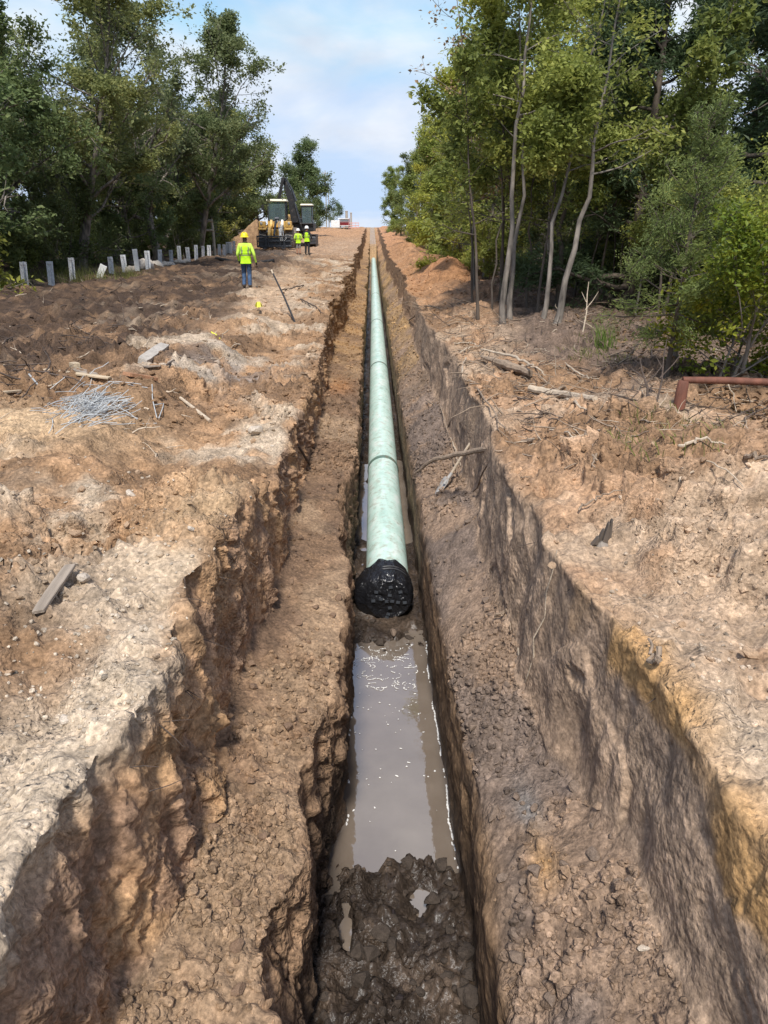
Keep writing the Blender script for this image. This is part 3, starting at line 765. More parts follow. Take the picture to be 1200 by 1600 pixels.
bp = nt.nodes.new('ShaderNodeBump'); bp.inputs['Strength'].default_value = 0.05; bp.inputs['Distance'].default_value = 0.02
nt.links.new(n2.outputs['Fac'], bp.inputs['Height']); nt.links.new(bp.outputs['Normal'], b.inputs['Normal'])
M['water'] = m
ys = np.linspace(2.0, 34.0, 130)
V = np.array([(x_ + float(drift(y_)), y_, ZW) for y_ in ys for x_ in np.linspace(-0.62, 0.95, 9)])
q = np.array([(j * 9 + i, j * 9 + i + 1, (j + 1) * 9 + i + 1, (j + 1) * 9 + i) for j in range(len(ys) - 1) for i in range(8)])
tag(link('water', np_mesh('water', V, q, True, (M['water'],))), kind='structure')
# foam flecks and a thin pale line of flecks along the pool edge
rng = np.random.default_rng(5)
M['foam'] = simple_mat('foam', (0.78, 0.76, 0.72), 0.6, var=0.1, bump=0.2)
V = []; Fc = []
def fleck(x, y, r, st=1.0, ang=0.0):
    k = len(V); nn = 7
    for t in range(nn):
        a = 2 * math.pi * t / nn; rr = r * rng.uniform(0.55, 1.1)
        dx, dy = rr * math.cos(a) * st, rr * math.sin(a)
        V.append((x + dx * math.cos(ang) - dy * math.sin(ang), y + dx * math.sin(ang) + dy * math.cos(ang), ZW + 0.004 + 0.003 * rng.random()))
    Fc.extend([(k, k + t, k + t + 1) for t in range(1, nn - 1)])
for _ in range(90):
    fx = rng.uniform(-0.2, 0.62); fy = Yd + (Yc - Yd) * rng.random() ** 0.55
    fleck(fx, fy, rng.uniform(0.003, 0.011), rng.uniform(1, 2.2), rng.uniform(0, 3))
for _ in range(60):   # strings of foam near the pipe end
    cx, cy, a0, R_ = rng.uniform(-0.15, 0.55), rng.uniform(Yc - 1.0, Yc + 0.05), rng.uniform(0, 6), rng.uniform(0.02, 0.07)
    for t in np.linspace(0, rng.uniform(0.6, 2.2), 6):
        fleck(cx + R_ * 1.6 * math.cos(a0 + t), cy + R_ * math.sin(a0 + t), rng.uniform(0.004, 0.008), 1.8, a0 + t + 1.57)
for yy in np.arange(Yd - 0.5, Yc + 0.2, 0.014):
    j = int(np.searchsorted(Yr, yy))
    for s, w in ((5, 0.85), (3, 0.2)):
        colz = P[j, start[s]:start[s + 1] + 1]
        k = int(np.argmin(np.abs(colz[:, 2] - ZW)))
        if rng.random() < w * (0.6 + 0.5 * math.sin(yy * 5)):
            fleck(float(colz[k, 0]) + (-0.012 if s == 5 else 0.012), yy, rng.uniform(0.006, 0.012), 2.2, 1.57)
tag(link('foam', np_mesh('foam', np.array(V), np.array(Fc), False, (M['foam'],))), 'white foam flecks and a thin pale edge line on the muddy pool', kind='stuff')

# ------------------------------------------------------------------ pipeline
m, nt, b = new_mat('green_epoxy')
tc = nt.nodes.new('ShaderNodeTexCoord'); L = nt.links.new
mp = nt.nodes.new('ShaderNodeMapping'); mp.inputs['Scale'].default_value = (3.0, 1.1, 3.0); mp.inputs['Rotation'].default_value = (0, 0, 0.5)
L(tc.outputs['Object'], mp.inputs['Vector'])
n = nt.nodes.new('ShaderNodeTexNoise'); n.inputs['Scale'].default_value = 1.6; n.inputs['Detail'].default_value = 9; n.inputs['Roughness'].default_value = 0.65
L(mp.outputs[0], n.inputs['Vector'])
rp = nt.nodes.new('ShaderNodeValToRGB')
rp.color_ramp.elements[0].position = 0.3; rp.color_ramp.elements[0].color = (0.42, 0.6, 0.52, 1)
rp.color_ramp.elements[1].position = 0.66; rp.color_ramp.elements[1].color = (0.72, 0.8, 0.74, 1)
e = rp.color_ramp.elements.new(0.5); e.color = (0.57, 0.74, 0.66, 1)
L(n.outputs['Fac'], rp.inputs['Fac'])
n2 = nt.nodes.new('ShaderNodeTexNoise'); n2.inputs['Scale'].default_value = 7; n2.inputs['Detail'].default_value = 8; n2.inputs['Roughness'].default_value = 0.75
L(tc.outputs['Object'], n2.inputs['Vector'])
r2 = nt.nodes.new('ShaderNodeValToRGB'); r2.color_ramp.elements[0].position = 0.5; r2.color_ramp.elements[1].position = 0.74
L(n2.outputs['Fac'], r2.inputs['Fac'])
mx = nt.nodes.new('ShaderNodeMix'); mx.data_type = 'RGBA'; L(r2.outputs['Color'], mx.inputs[0]); L(rp.outputs['Color'], mx.inputs[6]); mx.inputs[7].default_value = (0.32, 0.28, 0.2, 1)
L(mx.outputs[2], b.inputs['Base Color']); b.inputs['Roughness'].default_value = 0.42
M['pipe'] = m
M['weld'] = simple_mat('weld_coating', (0.115, 0.19, 0.15), 0.5, var=0.25, scale=10, bump=0.2, dirt=((0.22, 0.16, 0.11), 9.0, 0.5))
m, nt, b = new_mat('black_wrap')
b.inputs['Base Color'].default_value = (0.012, 0.012, 0.014, 1); b.inputs['Roughness'].default_value = 0.16
n = nt.nodes.new('ShaderNodeTexNoise'); n.inputs['Scale'].default_value = 16; n.inputs['Detail'].default_value = 5; n.inputs['Distortion'].default_value = 1.6
bp = nt.nodes.new('ShaderNodeBump'); bp.inputs['Strength'].default_value = 0.8; bp.inputs['Distance'].default_value = 0.03
tc = nt.nodes.new('ShaderNodeTexCoord'); nt.links.new(tc.outputs['Object'], n.inputs['Vector'])
nt.links.new(n.outputs['Fac'], bp.inputs['Height']); nt.links.new(bp.outputs['Normal'], b.inputs['Normal'])
M['wrap'] = m
PR = 0.305
Yend = px2w(606, 966, -2.88)[1]
pY = np.concatenate([np.linspace(Yend, 20, 60), np.linspace(20, 112, 90)[1:]])
pX = np.interp(pY, [Yend, 14, 22, 40, 112], [0.215, 0.235, 0.27, 0.33, 0.5])
pZ = np.interp(pY, [Yend, 112], [-2.9 + PR + 0.02, -2.5 + 0.1])
root = empty('pipeline', (float(pX[0]), Yend, float(pZ[0])))
tag(root, 'pale green coated steel pipeline lying along the bottom of the trench', 'pipe')
o0 = Vector(root.location)
mb = MB(); mb.tube([Vector((pX[i], pY[i] + (0.07 if i == 0 else 0.0), pZ[i])) - o0 for i in range(len(pY))], PR, 32)
mb.build('pipe_body', M['pipe'], root, smooth=True)
def pipe_c(y): return Vector((float(np.interp(y, pY, pX)), y, float(np.interp(y, pY, pZ))))
for py in (716, 568, 501, 460, 434):
    yy = px2w(595, py, -2.3)[1]
    mb = MB()
    mb.tube([pipe_c(yy + d) - o0 for d in (-0.09, -0.06, 0.0, 0.06, 0.09)], [PR + 0.002, PR + 0.01, PR + 0.013, PR + 0.01, PR + 0.002], 32, False)
    mb.build('weld_joint', M['weld'], root, smooth=True)
# wrapped end: crumpled black plastic hood with a baggy skirt, tape bands and tape squares on the face
hood_n, ring_n = 44, 110
V = []; Fc = []
prof = []
for k in range(hood_n):
    t = k / (hood_n - 1)
    if t < 0.42:
        u = t / 0.42; prof.append((u * PR * 0.93, -0.05 - 0.025 * (1 - u) ** 2))
    else:
        u = (t - 0.42) / 0.58; prof.append((PR * (0.97 + 0.1 * min(1.0, u * 5)) + 0.012 * math.sin(u * 3.1) ** 2, -0.05 + 0.5 * u))
rngp = np.random.default_rng(8)
for k, (rr, hh) in enumerate(prof):
    for s in range(ring_n):
        a = 2 * math.pi * s / ring_n
        cx_, cz_ = math.cos(a), math.sin(a)
        q1 = rr * 7.0; nz = 1.0 - 2.4 * abs(float(vnoise(np.array(cx_ * q1 + 5), np.array(cz_ * q1), np.array(hh * 9.0), 77))) + 0.5 - 1.2 * abs(float(vnoise(np.array(cx_ * q1 * 2.6), np.array(cz_ * q1 * 2.6), np.array(hh * 26.0), 78)))
        sag = 0.13 * max(0, -cx_ * 0.9 - cz_ * 0.45) * max(0, min(1, (hh + 0.02) / 0.1)) if rr > PR * 0.97 else 0
        edge = (0.1 * float(vnoise(np.array(cx_ * 3), np.array(cz_ * 3), np.array(4.0), 79)) + 0.05 * cz_) * max(0.0, (k / (hood_n - 1) - 0.7) / 0.3)
        r2_ = rr * (1 + (0.0 if rr < 0.05 else 0.035 * nz)) + sag
        zz = max(r2_ * cz_, -PR - 0.01)
        V.append((r2_ * cx_, hh + edge + (0.014 * nz if rr < PR * 0.98 else 0), zz))
for k in range(hood_n - 1):
    for s in range(ring_n):
        a, b2 = k * ring_n + s, k * ring_n + (s + 1) % ring_n
        Fc.append((a, b2, b2 + ring_n, a + ring_n))
cap = link('end_wrap', np_mesh('end_wrap', np.array(V), np.array(Fc), True, (M['wrap'],)), root)
cap['label'] = 'crumpled glossy black plastic wrapped over the open pipe end'
M['tape'] = simple_mat('grey_tape', (0.05, 0.056, 0.066), 0.35, var=0.2, scale=20, bump=0.2)
for (tx, tz) in ((0.03, 0.2), (0.02, 0.09), (-0.02, 0.0), (0.05, -0.0), (-0.1, 0.03), (0.13, -0.02), (0.02, -0.1), (0.0, -0.2), (-0.02, -0.26), (-0.16, 0.13), (0.16, 0.13), (-0.2, 0.0), (0.22, -0.03)):
    mb = MB(); mb.box((tx, -0.088 + 0.03 * (tx * tx + tz * tz) / 0.09, tz), (0.05, 0.004, 0.04), rot=(0, random.uniform(-.3, .3), 0)); mb.build('tape_square', M['tape'], cap)
for hh in (0.2, 0.27):
    mb = MB(); mb.tube([Vector((math.cos(a) * (PR + 0.03), hh + 0.02 * math.sin(2 * a) + 0.03 * math.sin(a), math.sin(a) * (PR + 0.03))) for a in np.linspace(-0.3, math.pi + 0.3, 30)], 0.012, 5)
    mb.build('tape_band', M['black'], cap, smooth=True)
# ------------------------------------------------------------------ trees and shrubs
def tubes_np(segs, sides_of):
    """list of (path (n,3), radii) -> verts, quads"""
    V = []; Fc = []; o = 0
    for path, rr, sd_ in segs:
        n = len(path)
        t = np.gradient(path, axis=0); t /= np.maximum(np.linalg.norm(t, axis=1, keepdims=True), 1e-9)
        ref = np.array((0.31, 0.95, 0.05)) if abs(t[0][2]) > 0.5 else np.array((0.05, 0.1, 1.0))
        u = np.cross(t, ref); u /= np.maximum(np.linalg.norm(u, axis=1, keepdims=True), 1e-9)
        w = np.cross(t, u)
        a = np.arange(sd_) * 2 * math.pi / sd_
        ring = path[:, None, :] + rr[:, None, None] * (u[:, None, :] * np.cos(a)[None, :, None] + w[:, None, :] * np.sin(a)[None, :, None])
        V.append(ring.reshape(-1, 3))
        i, k = np.meshgrid(np.arange(n - 1), np.arange(sd_), indexing='ij')
        A = o + i * sd_ + k; B = o + i * sd_ + (k + 1) % sd_
        Fc.append(np.stack([A, B, B + sd_, A + sd_], -1).reshape(-1, 4))
        o += n * sd_
    return np.concatenate(V), np.concatenate(Fc)

def leaves_np(cen, rng, size, aspect=0.55, up=0.5, axis=None, drop=0.0, jitter=0.35):
    n = len(cen)
    nr = rng.normal(size=(n, 3)); nr[:, 2] = np.abs(nr[:, 2]) * 1.0 + up
    nr /= np.linalg.norm(nr, axis=1, keepdims=True)
    ax = rng.normal(size=(n, 3)) if axis is None else axis + rng.normal(size=(n, 3)) * jitter
    ax[:, 2] -= drop
    ax -= nr * np.sum(ax * nr, 1, keepdims=True); ax /= np.maximum(np.linalg.norm(ax, axis=1, keepdims=True), 1e-6)
    sd_ = np.cross(nr, ax)
    s = size * rng.uniform(0.65, 1.3, (n, 1))
    a = cen - ax * s * 0.5; b = cen + sd_ * s * aspect * 0.5 + nr * s * 0.08 - ax * s * 0.05
    c = cen + ax * s * 0.5; d = cen - sd_ * s * aspect * 0.5 + nr * s * 0.08 - ax * s * 0.05
    V = np.stack([a, b, c, d], 1).reshape(-1, 3)
    q = np.arange(n * 4).reshape(n, 4)
    val = np.clip(rng.beta(2.2, 2.6, n), 0, 1)
    return V, q, np.repeat(val, 4), val

def wander(p0, d0, length, n, rng, amt, lift=0.0):
    p = np.zeros((n, 3)); p[0] = p0; d = d0 / np.linalg.norm(d0)
    st = length / (n - 1)
    for i in range(1, n):
        d = d + rng.normal(size=3) * amt; d[2] += lift
        d /= np.linalg.norm(d); p[i] = p[i - 1] + d * st
    return p

def grow(seed, H=10.0, R=3.5, base=0.3, nlimb=18, nleaf=14000, leaf=0.15, tr=0.16, lean=(0, 0), trunk_amt=0.05, cl=0.36, el=(10, 65), sub=6, up=0.5,
         mat='leaf_green', bark='bark', aspect=0.55, prof=None, droop=0.0, path=None, spray=False, multi=1, topw=0.6, patch=0.35):
    rng = np.random.default_rng(seed)
    segs = []; tips = []; tipdir = []; wts = []
    for mstem in range(multi):
        if path is not None:
            tp = np.array(path, float)
        else:
            d0 = np.array((lean[0] + rng.normal() * 0.05 * (1 + 2.5 * (multi > 1)), lean[1] + rng.normal() * 0.05 * (1 + 2.5 * (multi > 1)), 1.0))
            tp = wander(np.array((rng.normal() * 0.12 * (multi > 1), rng.normal() * 0.12 * (multi > 1), -0.3)), d0, (H + 0.3) * (1 if mstem == 0 else rng.uniform(0.6, 0.95)), 14, rng, trunk_amt, 0.03)
        tt = np.linspace(0, 1, len(tp))
        tr_ = tr * (1 if mstem == 0 else 0.75)
        rr = tr_ * (1 - tt * 0.93) * (1 + 0.5 * np.exp(-tt * 14))
        segs.append((tp, rr, 8))
        for k in range(nlimb // multi):
            t = base + (0.98 - base) * ((k + rng.random()) / (nlimb // multi))
            p0 = np.array([np.interp(t, tt, tp[:, i]) for i in range(3)])
            az = k * 2.399 + rng.uniform(-0.6, 0.6)
            e = rad(el[0] + (el[1] - el[0]) * (t - base) / max(1e-3, 1 - base) + rng.uniform(-12, 12))
            pr = prof((t - base) / (1 - base)) if prof else (1 - 0.5 * ((t - base) / (1 - base)) ** 1.5)
            Ln = R * pr * rng.uniform(0.6, 1.15)
            d = np.array((math.cos(az) * math.cos(e), math.sin(az) * math.cos(e), math.sin(e)))
            lp = wander(p0, d, Ln, 7, rng, 0.16, 0.05 - droop)
            r0 = max(0.008, 0.55 * np.interp(t, tt, rr)); segs.append((lp, np.linspace(r0, 0.006, 7), 5))
            for s in range(sub):
                u = rng.uniform(0.25, 1.0); f = u * 6; i0 = int(min(5, f)); q0 = lp[i0] + (lp[i0 + 1] - lp[i0]) * (f - i0)
                dd = (lp[i0 + 1] - lp[i0]); dd = dd / np.linalg.norm(dd) + rng.normal(size=3) * 0.75
                Ls = Ln * rng.uniform(0.22, 0.5) * (1.2 - 0.5 * u)
                sp = wander(q0, dd, Ls, 5, rng, 0.22, 0.02 - droop)
                segs.append((sp, np.linspace(max(0.005, r0 * 0.35), 0.003, 5), 3))
                w = rng.uniform(0.25, 1.4)
                for q in sp[1:]:
                    tips.append(q); tipdir.append(sp[-1] - sp[0]); wts.append(w * (0.5 + 0.5 * Ls))
            tips.append(lp[-1]); tipdir.append(lp[-1] - lp[-2]); wts.append(0.8)
    tips = np.array(tips); tipdir = np.array(tipdir); tipdir /= np.maximum(np.linalg.norm(tipdir, axis=1, keepdims=True), 1e-6)
    wts = np.array(wts)
    # knock holes into the crown: some clumps stay nearly bare
    g = vnoise(tips[:, 0] * 0.7, tips[:, 1] * 0.7, tips[:, 2] * 0.7, seed + 3)
    wts = wts * np.clip(0.55 + g * 1.3 * (patch / 0.35), 0.04, 2)
    wts /= wts.sum()
    idx = rng.choice(len(tips), nleaf, p=wts)
    nd = rng.normal(size=(nleaf, 3)); nl_ = np.linalg.norm(nd, axis=1, keepdims=True); nd = nd / nl_ * np.minimum(nl_, 1.7)
    cen = tips[idx] + nd * cl * np.array((1, 1, 0.75)) * rng.uniform(0.3, 1.0, (nleaf, 1))
    cen[:, 2] = np.maximum(cen[:, 2], 0.1)
    V, q, lv, v0 = leaves_np(cen, rng, leaf * np.clip(rng.lognormal(0, 0.25, (nleaf, 1)), 0.55, 1.4), aspect, up, tipdir[idx], 0.2, 0.35 if spray else 0.8)
    # neighbouring leaves share a tone: light and dark clumps
    cn = vnoise(cen[:, 0] * 1.3, cen[:, 1] * 1.3, cen[:, 2] * 1.3, seed + 9)
    lv = np.clip(np.repeat(v0 * 0.65 + 0.175 + 0.28 * cn, 4), 0, 1)
    tv, tf = tubes_np(segs, None)
    return (np_mesh('trunk', tv, tf, True, (M[bark],)), np_mesh('crown', V, q, False, (M[mat],), {'leaf': lv}))

def plant_tree(name, proto, loc, rz=0.0, s=1.0, tint=(1, 1, 1), sz=1.0, label=None, cat='tree', group=None):
    root = empty(name, loc, rz); root.scale = (s, s, s * sz)
    t = link('trunk', proto[0], root); c = link('crown', proto[1], root)
    c.color = (*tint, 1.0)
    tag(root, label, cat, group)
    return root

PR_ = {}
PR_['oakA'] = grow(101, 11, 5.0, 0.16, 26, 34000, 0.17, 0.2, cl=0.34, sub=13)
PR_['oakB'] = grow(102, 10, 4.3, 0.12, 26, 32000, 0.165, 0.17, cl=0.32, sub=13)
PR_['oakC'] = grow(103, 12, 5.2, 0.2, 28, 34000, 0.165, 0.22, lean=(0.06, 0), cl=0.34, patch=0.4, sub=13)
PR_['bushyA'] = grow(104, 9.5, 2.9, 0.06, 30, 32000, 0.14, 0.13, cl=0.28, sub=11, mat='leaf_lush')
PR_['bushyB'] = grow(105, 8.5, 2.6, 0.05, 28, 30000, 0.135, 0.12, cl=0.28, sub=11, mat='leaf_lush', patch=0.45)
PR_['cedar'] = grow(106, 9.5, 2.9, 0.05, 44, 36000, 0.14, 0.16, cl=0.26, el=(-5, 50), mat='leaf_cedar', aspect=0.28, spray=True, prof=lambda t: 1.0 - 0.78 * t, bark='bark_dark')
PR_['shrubA'] = grow(107, 2.4, 1.3, 0.05, 16, 10000, 0.068, 0.035, cl=0.24, multi=4, sub=5)
PR_['shrubB'] = grow(108, 1.6, 1.1, 0.05, 14, 5000, 0.1, 0.025, cl=0.2, multi=4, sub=5, mat='leaf_lush')
PR_['sapling'] = grow(109, 5.0, 0.9, 0.35, 14, 2400, 0.10, 0.035, cl=0.2, trunk_amt=0.06, mat='leaf_lush', sub=4, bark='bark_dark')
PR_['thinA'] = grow(110, 8.5, 1.5, 0.42, 14, 4600, 0.11, 0.075, cl=0.3, trunk_amt=0.05, mat='leaf_lush', sub=5)
PR_['bare'] = grow(111, 9.0, 2.0, 0.4, 16, 900, 0.1, 0.06, cl=0.16, trunk_amt=0.06, mat='leaf_dry', sub=7, el=(35, 75), bark='bark')

PR_['round'] = grow(115, 8.6, 4.3, 0.12, 30, 40000, 0.18, 0.17, cl=0.42, sub=12, patch=0.16)
G_L = 'trees of the wood behind the guardrail posts'
G_R = 'trees of the wood right of the trench'
def at(px, Y): return (px - 578.0) / F_PX * (Y * math.cos(PITCH) + 0.8) / 1.0
def put(name, proto, X, Y, **k):
    return plant_tree(name, PR_[proto], (X, Y, gz(X, Y) - 0.05), **k)
DK = (0.95, 1.02, 0.95); GR = (1.2, 1.15, 1.1); YL = (1.7, 1.4, 0.9); OL = (1.35, 1.2, 1.05)
# left wood, front row one by one
put('broadleaf_tree', 'oakA', -14.4, 25.5, rz=0.4, s=1.0, tint=DK, label='dark leafy tree filling the upper left corner of the picture', group=G_L)
put('broadleaf_tree', 'oakB', -17.0, 31.0, rz=2.4, s=1.0, tint=DK, label='dark tree just right of the corner tree, below the first sky gap', group=G_L)
put('broadleaf_tree', 'oakC', -14.2, 38.5, rz=1.1, s=1.03, tint=OL, label='tallest olive-green tree of the left wood with dark forked limbs showing', group=G_L)
put('broadleaf_tree', 'oakC', -12.2, 46.0, rz=3.5, s=1.12, tint=(1.0, 0.96, 1.05), label='grey-green tree at the right end of the tall left wood, overhanging the posts', group=G_L)
put('broadleaf_tree', 'oakB', -13.4, 44.0, rz=5.0, s=0.72, tint=DK, label='dark low-branched tree behind the timber frame', group=G_L)
put('broadleaf_tree', 'oakA', -15.6, 34.5, rz=2.9, s=0.97, tint=(0.95, 1.0, 0.9), label='green tree between the corner trees and the tallest olive tree', group=G_L)
put('broadleaf_tree', 'oakB', -12.8, 54.0, rz=1.7, s=0.95, tint=(0.85, 0.92, 0.9), label='green tree behind the dirt heap left of the loader', group=G_L)
put('broadleaf_tree', 'oakB', -12.8, 63.0, rz=0.2, s=0.95, tint=YL, label='yellowing tree behind the yellow loader', group=G_L)
put('broadleaf_tree', 'round', -12.6, 68.0, rz=3.3, s=1.0, tint=(1.0, 1.0, 0.9), label='leafy tree between the yellowing tree and the rounded tree', group=G_L)
put('broadleaf_tree', 'oakC', -11.5, 52.5, rz=0.9, s=1.05, tint=(1.0, 0.97, 1.0), label='tall grey-green tree overhanging the posts left of the loader', group=G_L)
put('broadleaf_tree', 'round', -9.9, 74.0, rz=4.2, s=1.12, sz=1.0, tint=GR, label='rounded green tree above the excavator boom', group=G_L)
put('broadleaf_tree', 'round', -8.2, 90.0, rz=2.2, s=0.98, tint=(0.85, 0.92, 0.9), label='dark spreading tree at the right end of the far left wood', group=G_L)
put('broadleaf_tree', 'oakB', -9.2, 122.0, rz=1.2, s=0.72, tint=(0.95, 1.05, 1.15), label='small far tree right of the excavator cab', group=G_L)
rngt = np.random.default_rng(77)
for k in range(26):
    Yk = 22 + 78 * (k + rngt.random() * 0.8) / 26
    Xk = -17.5 - rngt.uniform(0, 7) - 0.02 * Yk + (3.5 if Yk > 60 else 0)
    pk = ['oakA', 'oakB', 'oakC', 'cedar'][int(rngt.integers(0, 4))]
    v = rngt.uniform(0.9, 1.3)
    put('broadleaf_tree' if pk != 'cedar' else 'cedar_tree', pk, Xk, Yk, rz=rngt.uniform(0, 6.28), s=rngt.uniform(0.8, 1.05) * (0.8 if Yk > 60 else 1), tint=(v, v * rngt.uniform(0.95, 1.05), v * 0.95),
        label=('dark cedar' if pk == 'cedar' else 'broad leafy tree') + ' deep in the left wood, ' + ('near the left picture edge' if Yk < 42 else 'behind the timber frame and posts' if Yk < 62 else 'beyond the loader'), group='inner trees of the left wood')
for k in range(24):
    Yk = 21.5 + 52 * k / 24 + rngt.uniform(-0.8, 0.8); Xk = -13.3 - rngt.uniform(0, 2.6) + (1.2 if Yk > 48 else 0)
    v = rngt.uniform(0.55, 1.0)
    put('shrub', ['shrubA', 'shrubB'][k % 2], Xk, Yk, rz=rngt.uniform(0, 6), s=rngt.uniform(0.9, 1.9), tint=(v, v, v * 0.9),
        label=('tall' if k % 2 == 0 else 'low') + ' green undergrowth shrub ' + ('behind the first guardrail posts' if Yk < 36 else 'behind the sandbags and middle posts' if Yk < 52 else 'near the dirt heap by the loader'), cat='shrub', group='shrubs behind the guardrail posts')
put('shrub', 'shrubB', -12.9, 23.5, s=1.7, tint=(1.5, 1.3, 0.8), label='yellow-green shrub at the left picture edge above the first post', cat='shrub')

for k in range(14):
    Yk = 24 + 46 * k / 14; Xk = -18.5 - rngt.uniform(0, 4.5)
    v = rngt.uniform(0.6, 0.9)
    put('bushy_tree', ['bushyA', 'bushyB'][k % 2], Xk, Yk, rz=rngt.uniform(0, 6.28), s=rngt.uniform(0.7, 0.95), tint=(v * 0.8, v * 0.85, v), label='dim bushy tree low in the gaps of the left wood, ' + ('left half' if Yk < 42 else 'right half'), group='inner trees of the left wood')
# right wood: slender trunks by the trench, each with its own lean
def slender(pts, Hx, seed, R, nleaf, r0, label, base=0.42, mat='leaf_lush', leaf=0.1, bark='bark', tint=(1, 1, 1), nl=16, rise=0.12):
    """pts: photo pixels from foot upward; the tree stands at the foot's distance"""
    x0, y0, z0 = on(*pts[0])
    depth = np.dot(np.array((x0, y0, z0)) - CAM, FWD)
    path = []
    for px, py in pts:
        d = ray(px, py); p = CAM + d * depth
        path.append((p[0] - x0, (len(path)) * rise, p[2] - z0))
    path = np.array(path); path[0] = (0, 0, -0.25)
    top = path[-1] + (path[-1] - path[-2]) / np.linalg.norm(path[-1] - path[-2]) * (Hx - path[-1][2])
    fine = np.array([[np.interp(t, np.linspace(0, 1, len(path) + 1), np.append(path[:, i], top[i])) for i in range(3)] for t in np.linspace(0, 1, 14)])
    fine += np.random.default_rng(seed).normal(size=fine.shape) * 0.035
    proto = grow(seed, Hx, R, base, nl, nleaf, leaf, r0, path=fine, cl=0.3, mat=mat, sub=5, bark=bark)
    return plant_tree('slender_tree', proto, (x0, y0, z0), tint=(tint[0] * 1.15, tint[1] * 1.1, tint[2] * 0.9), label=label, group=G_R)
slender([(783, 508), (790, 380), (790, 250), (800, 120), (800, 0)], 8.6, 201, 1.5, 9000, 0.062, 'left stem of the paired straight grey trunks nearest the trench', 0.45)
slender([(793, 502), (797, 400), (806, 300), (800, 200), (790, 60)], 8.0, 202, 1.4, 8000, 0.055, 'right stem of the paired straight grey trunks nearest the trench', 0.5)
slender([(843, 517), (852, 400), (862, 300), (880, 200), (905, 60)], 8.0, 203, 1.5, 9000, 0.05, 'thin pale mottled trunk left of the leaning tree', 0.42)
slender([(862, 515), (885, 400), (903, 300), (910, 200), (925, 60)], 8.6, 204, 1.7, 10000, 0.068, 'grey tree leaning right, thickest of the front trunks', 0.42)
slender([(872, 485), (868, 380), (870, 300), (868, 160)], 8.5, 205, 1.6, 9000, 0.08, 'dark thick trunk standing behind the leaning grey tree', 0.4, bark='bark_dark')
slender([(766, 490), (770, 400), (776, 300), (770, 200)], 6.5, 206, 1.0, 5000, 0.026, 'thin dark sapling left of the paired grey trunks', 0.5, bark='bark_dark')
slender([(824, 480), (822, 400), (820, 320), (830, 200)], 7.0, 207, 1.2, 5500, 0.03, 'thin dark sapling between paired trunks and mottled trunk', 0.45, bark='bark_dark')
slender([(905, 480), (925, 400), (950, 300), (960, 230)], 6.5, 208, 1.2, 5500, 0.03, 'thin sapling leaning right behind the little cedar', 0.5, bark='bark_dark')
slender([(742, 455), (736, 380), (735, 320), (730, 230), (700, 40)], 10.5, 209, 2.0, 2200, 0.045, 'nearly bare tree with sparse pinkish leaves against the sky', 0.4, mat='leaf_dry', nl=20)
slender([(1052, 580), (1058, 480), (1060, 400)], 3.0, 210, 0.3, 10, 0.045, 'dead stub beside the little cedar', 0.5, bark='bark_dark')
x0, y0, z0 = on(1056, 583)
plant_tree('cedar_tree', grow(211, 3.0, 0.95, 0.26, 46, 24000, 0.05, 0.035, cl=0.1, el=(-8, 55), mat='leaf_cedar', aspect=0.22, spray=True, bark='bark_dark', prof=lambda t: 1.0 - 0.62 * t, trunk_amt=0.03),
           (x0 - 0.12, y0, z0), tint=(1.5, 1.4, 1.0), label='small bright cedar with bare lower trunk left of the yellowing bush', group=None)
x0, y0, z0 = on(1160, 600)
plant_tree('bush', grow(212, 2.35, 1.5, 0.08, 28, 20000, 0.062, 0.03, cl=0.2, multi=4, mat='leaf_yellow', sub=6), (x0 - 0.05, y0 + 0.3, z0), tint=(1.2, 1.15, 1),
           label='yellow-green leafy bush at the right picture edge above the red rail', cat='bush')
x0, y0, z0 = on(1190, 560)
plant_tree('bush', grow(213, 3.4, 1.3, 0.3, 22, 13000, 0.065, 0.04, cl=0.24, multi=3, mat='leaf_lush', sub=6), (x0 - 0.1, y0 + 1.4, z0), tint=(1.15, 1.1, 1.0),
           label='tall pale green sapling clump behind the yellowing bush', cat='bush')
x0, y0, z0 = on(1010, 500)
plant_tree('sapling', grow(214, 3.9, 1.1, 0.35, 14, 4000, 0.07, 0.03, cl=0.22, mat='leaf_lush', sub=5), (x0, y0 + 0.8, z0), tint=(1.3, 1.2, 0.9), label='light green sapling with broad leaves behind the small cedar', cat='sapling')
# dark cedars filling the upper right
for k, (X_, Y_, s_, rz) in enumerate([(8.6, 17.5, 1.12, 0.3), (6.9, 20.5, 1.05, 2.0), (10.5, 20.0, 1.15, 4.0), (9.6, 24.5, 1.2, 1.0), (12.4, 23.0, 1.2, 5.0), (8.2, 27.5, 1.15, 3.0)]):
    put('cedar_tree', 'cedar', X_, Y_, rz=rz, s=s_, tint=(0.85, 0.9, 0.9),
        label=['big dark cedar in the upper right, right of the leaning tree', 'dark cedar behind the leaning grey tree', 'dark cedar in the upper right picture corner', 'dark cedar behind the big upper right cedar', 'outermost dark cedar at the right picture edge', 'farthest of the dark cedars, above the small bright cedar'][k], group=G_R)
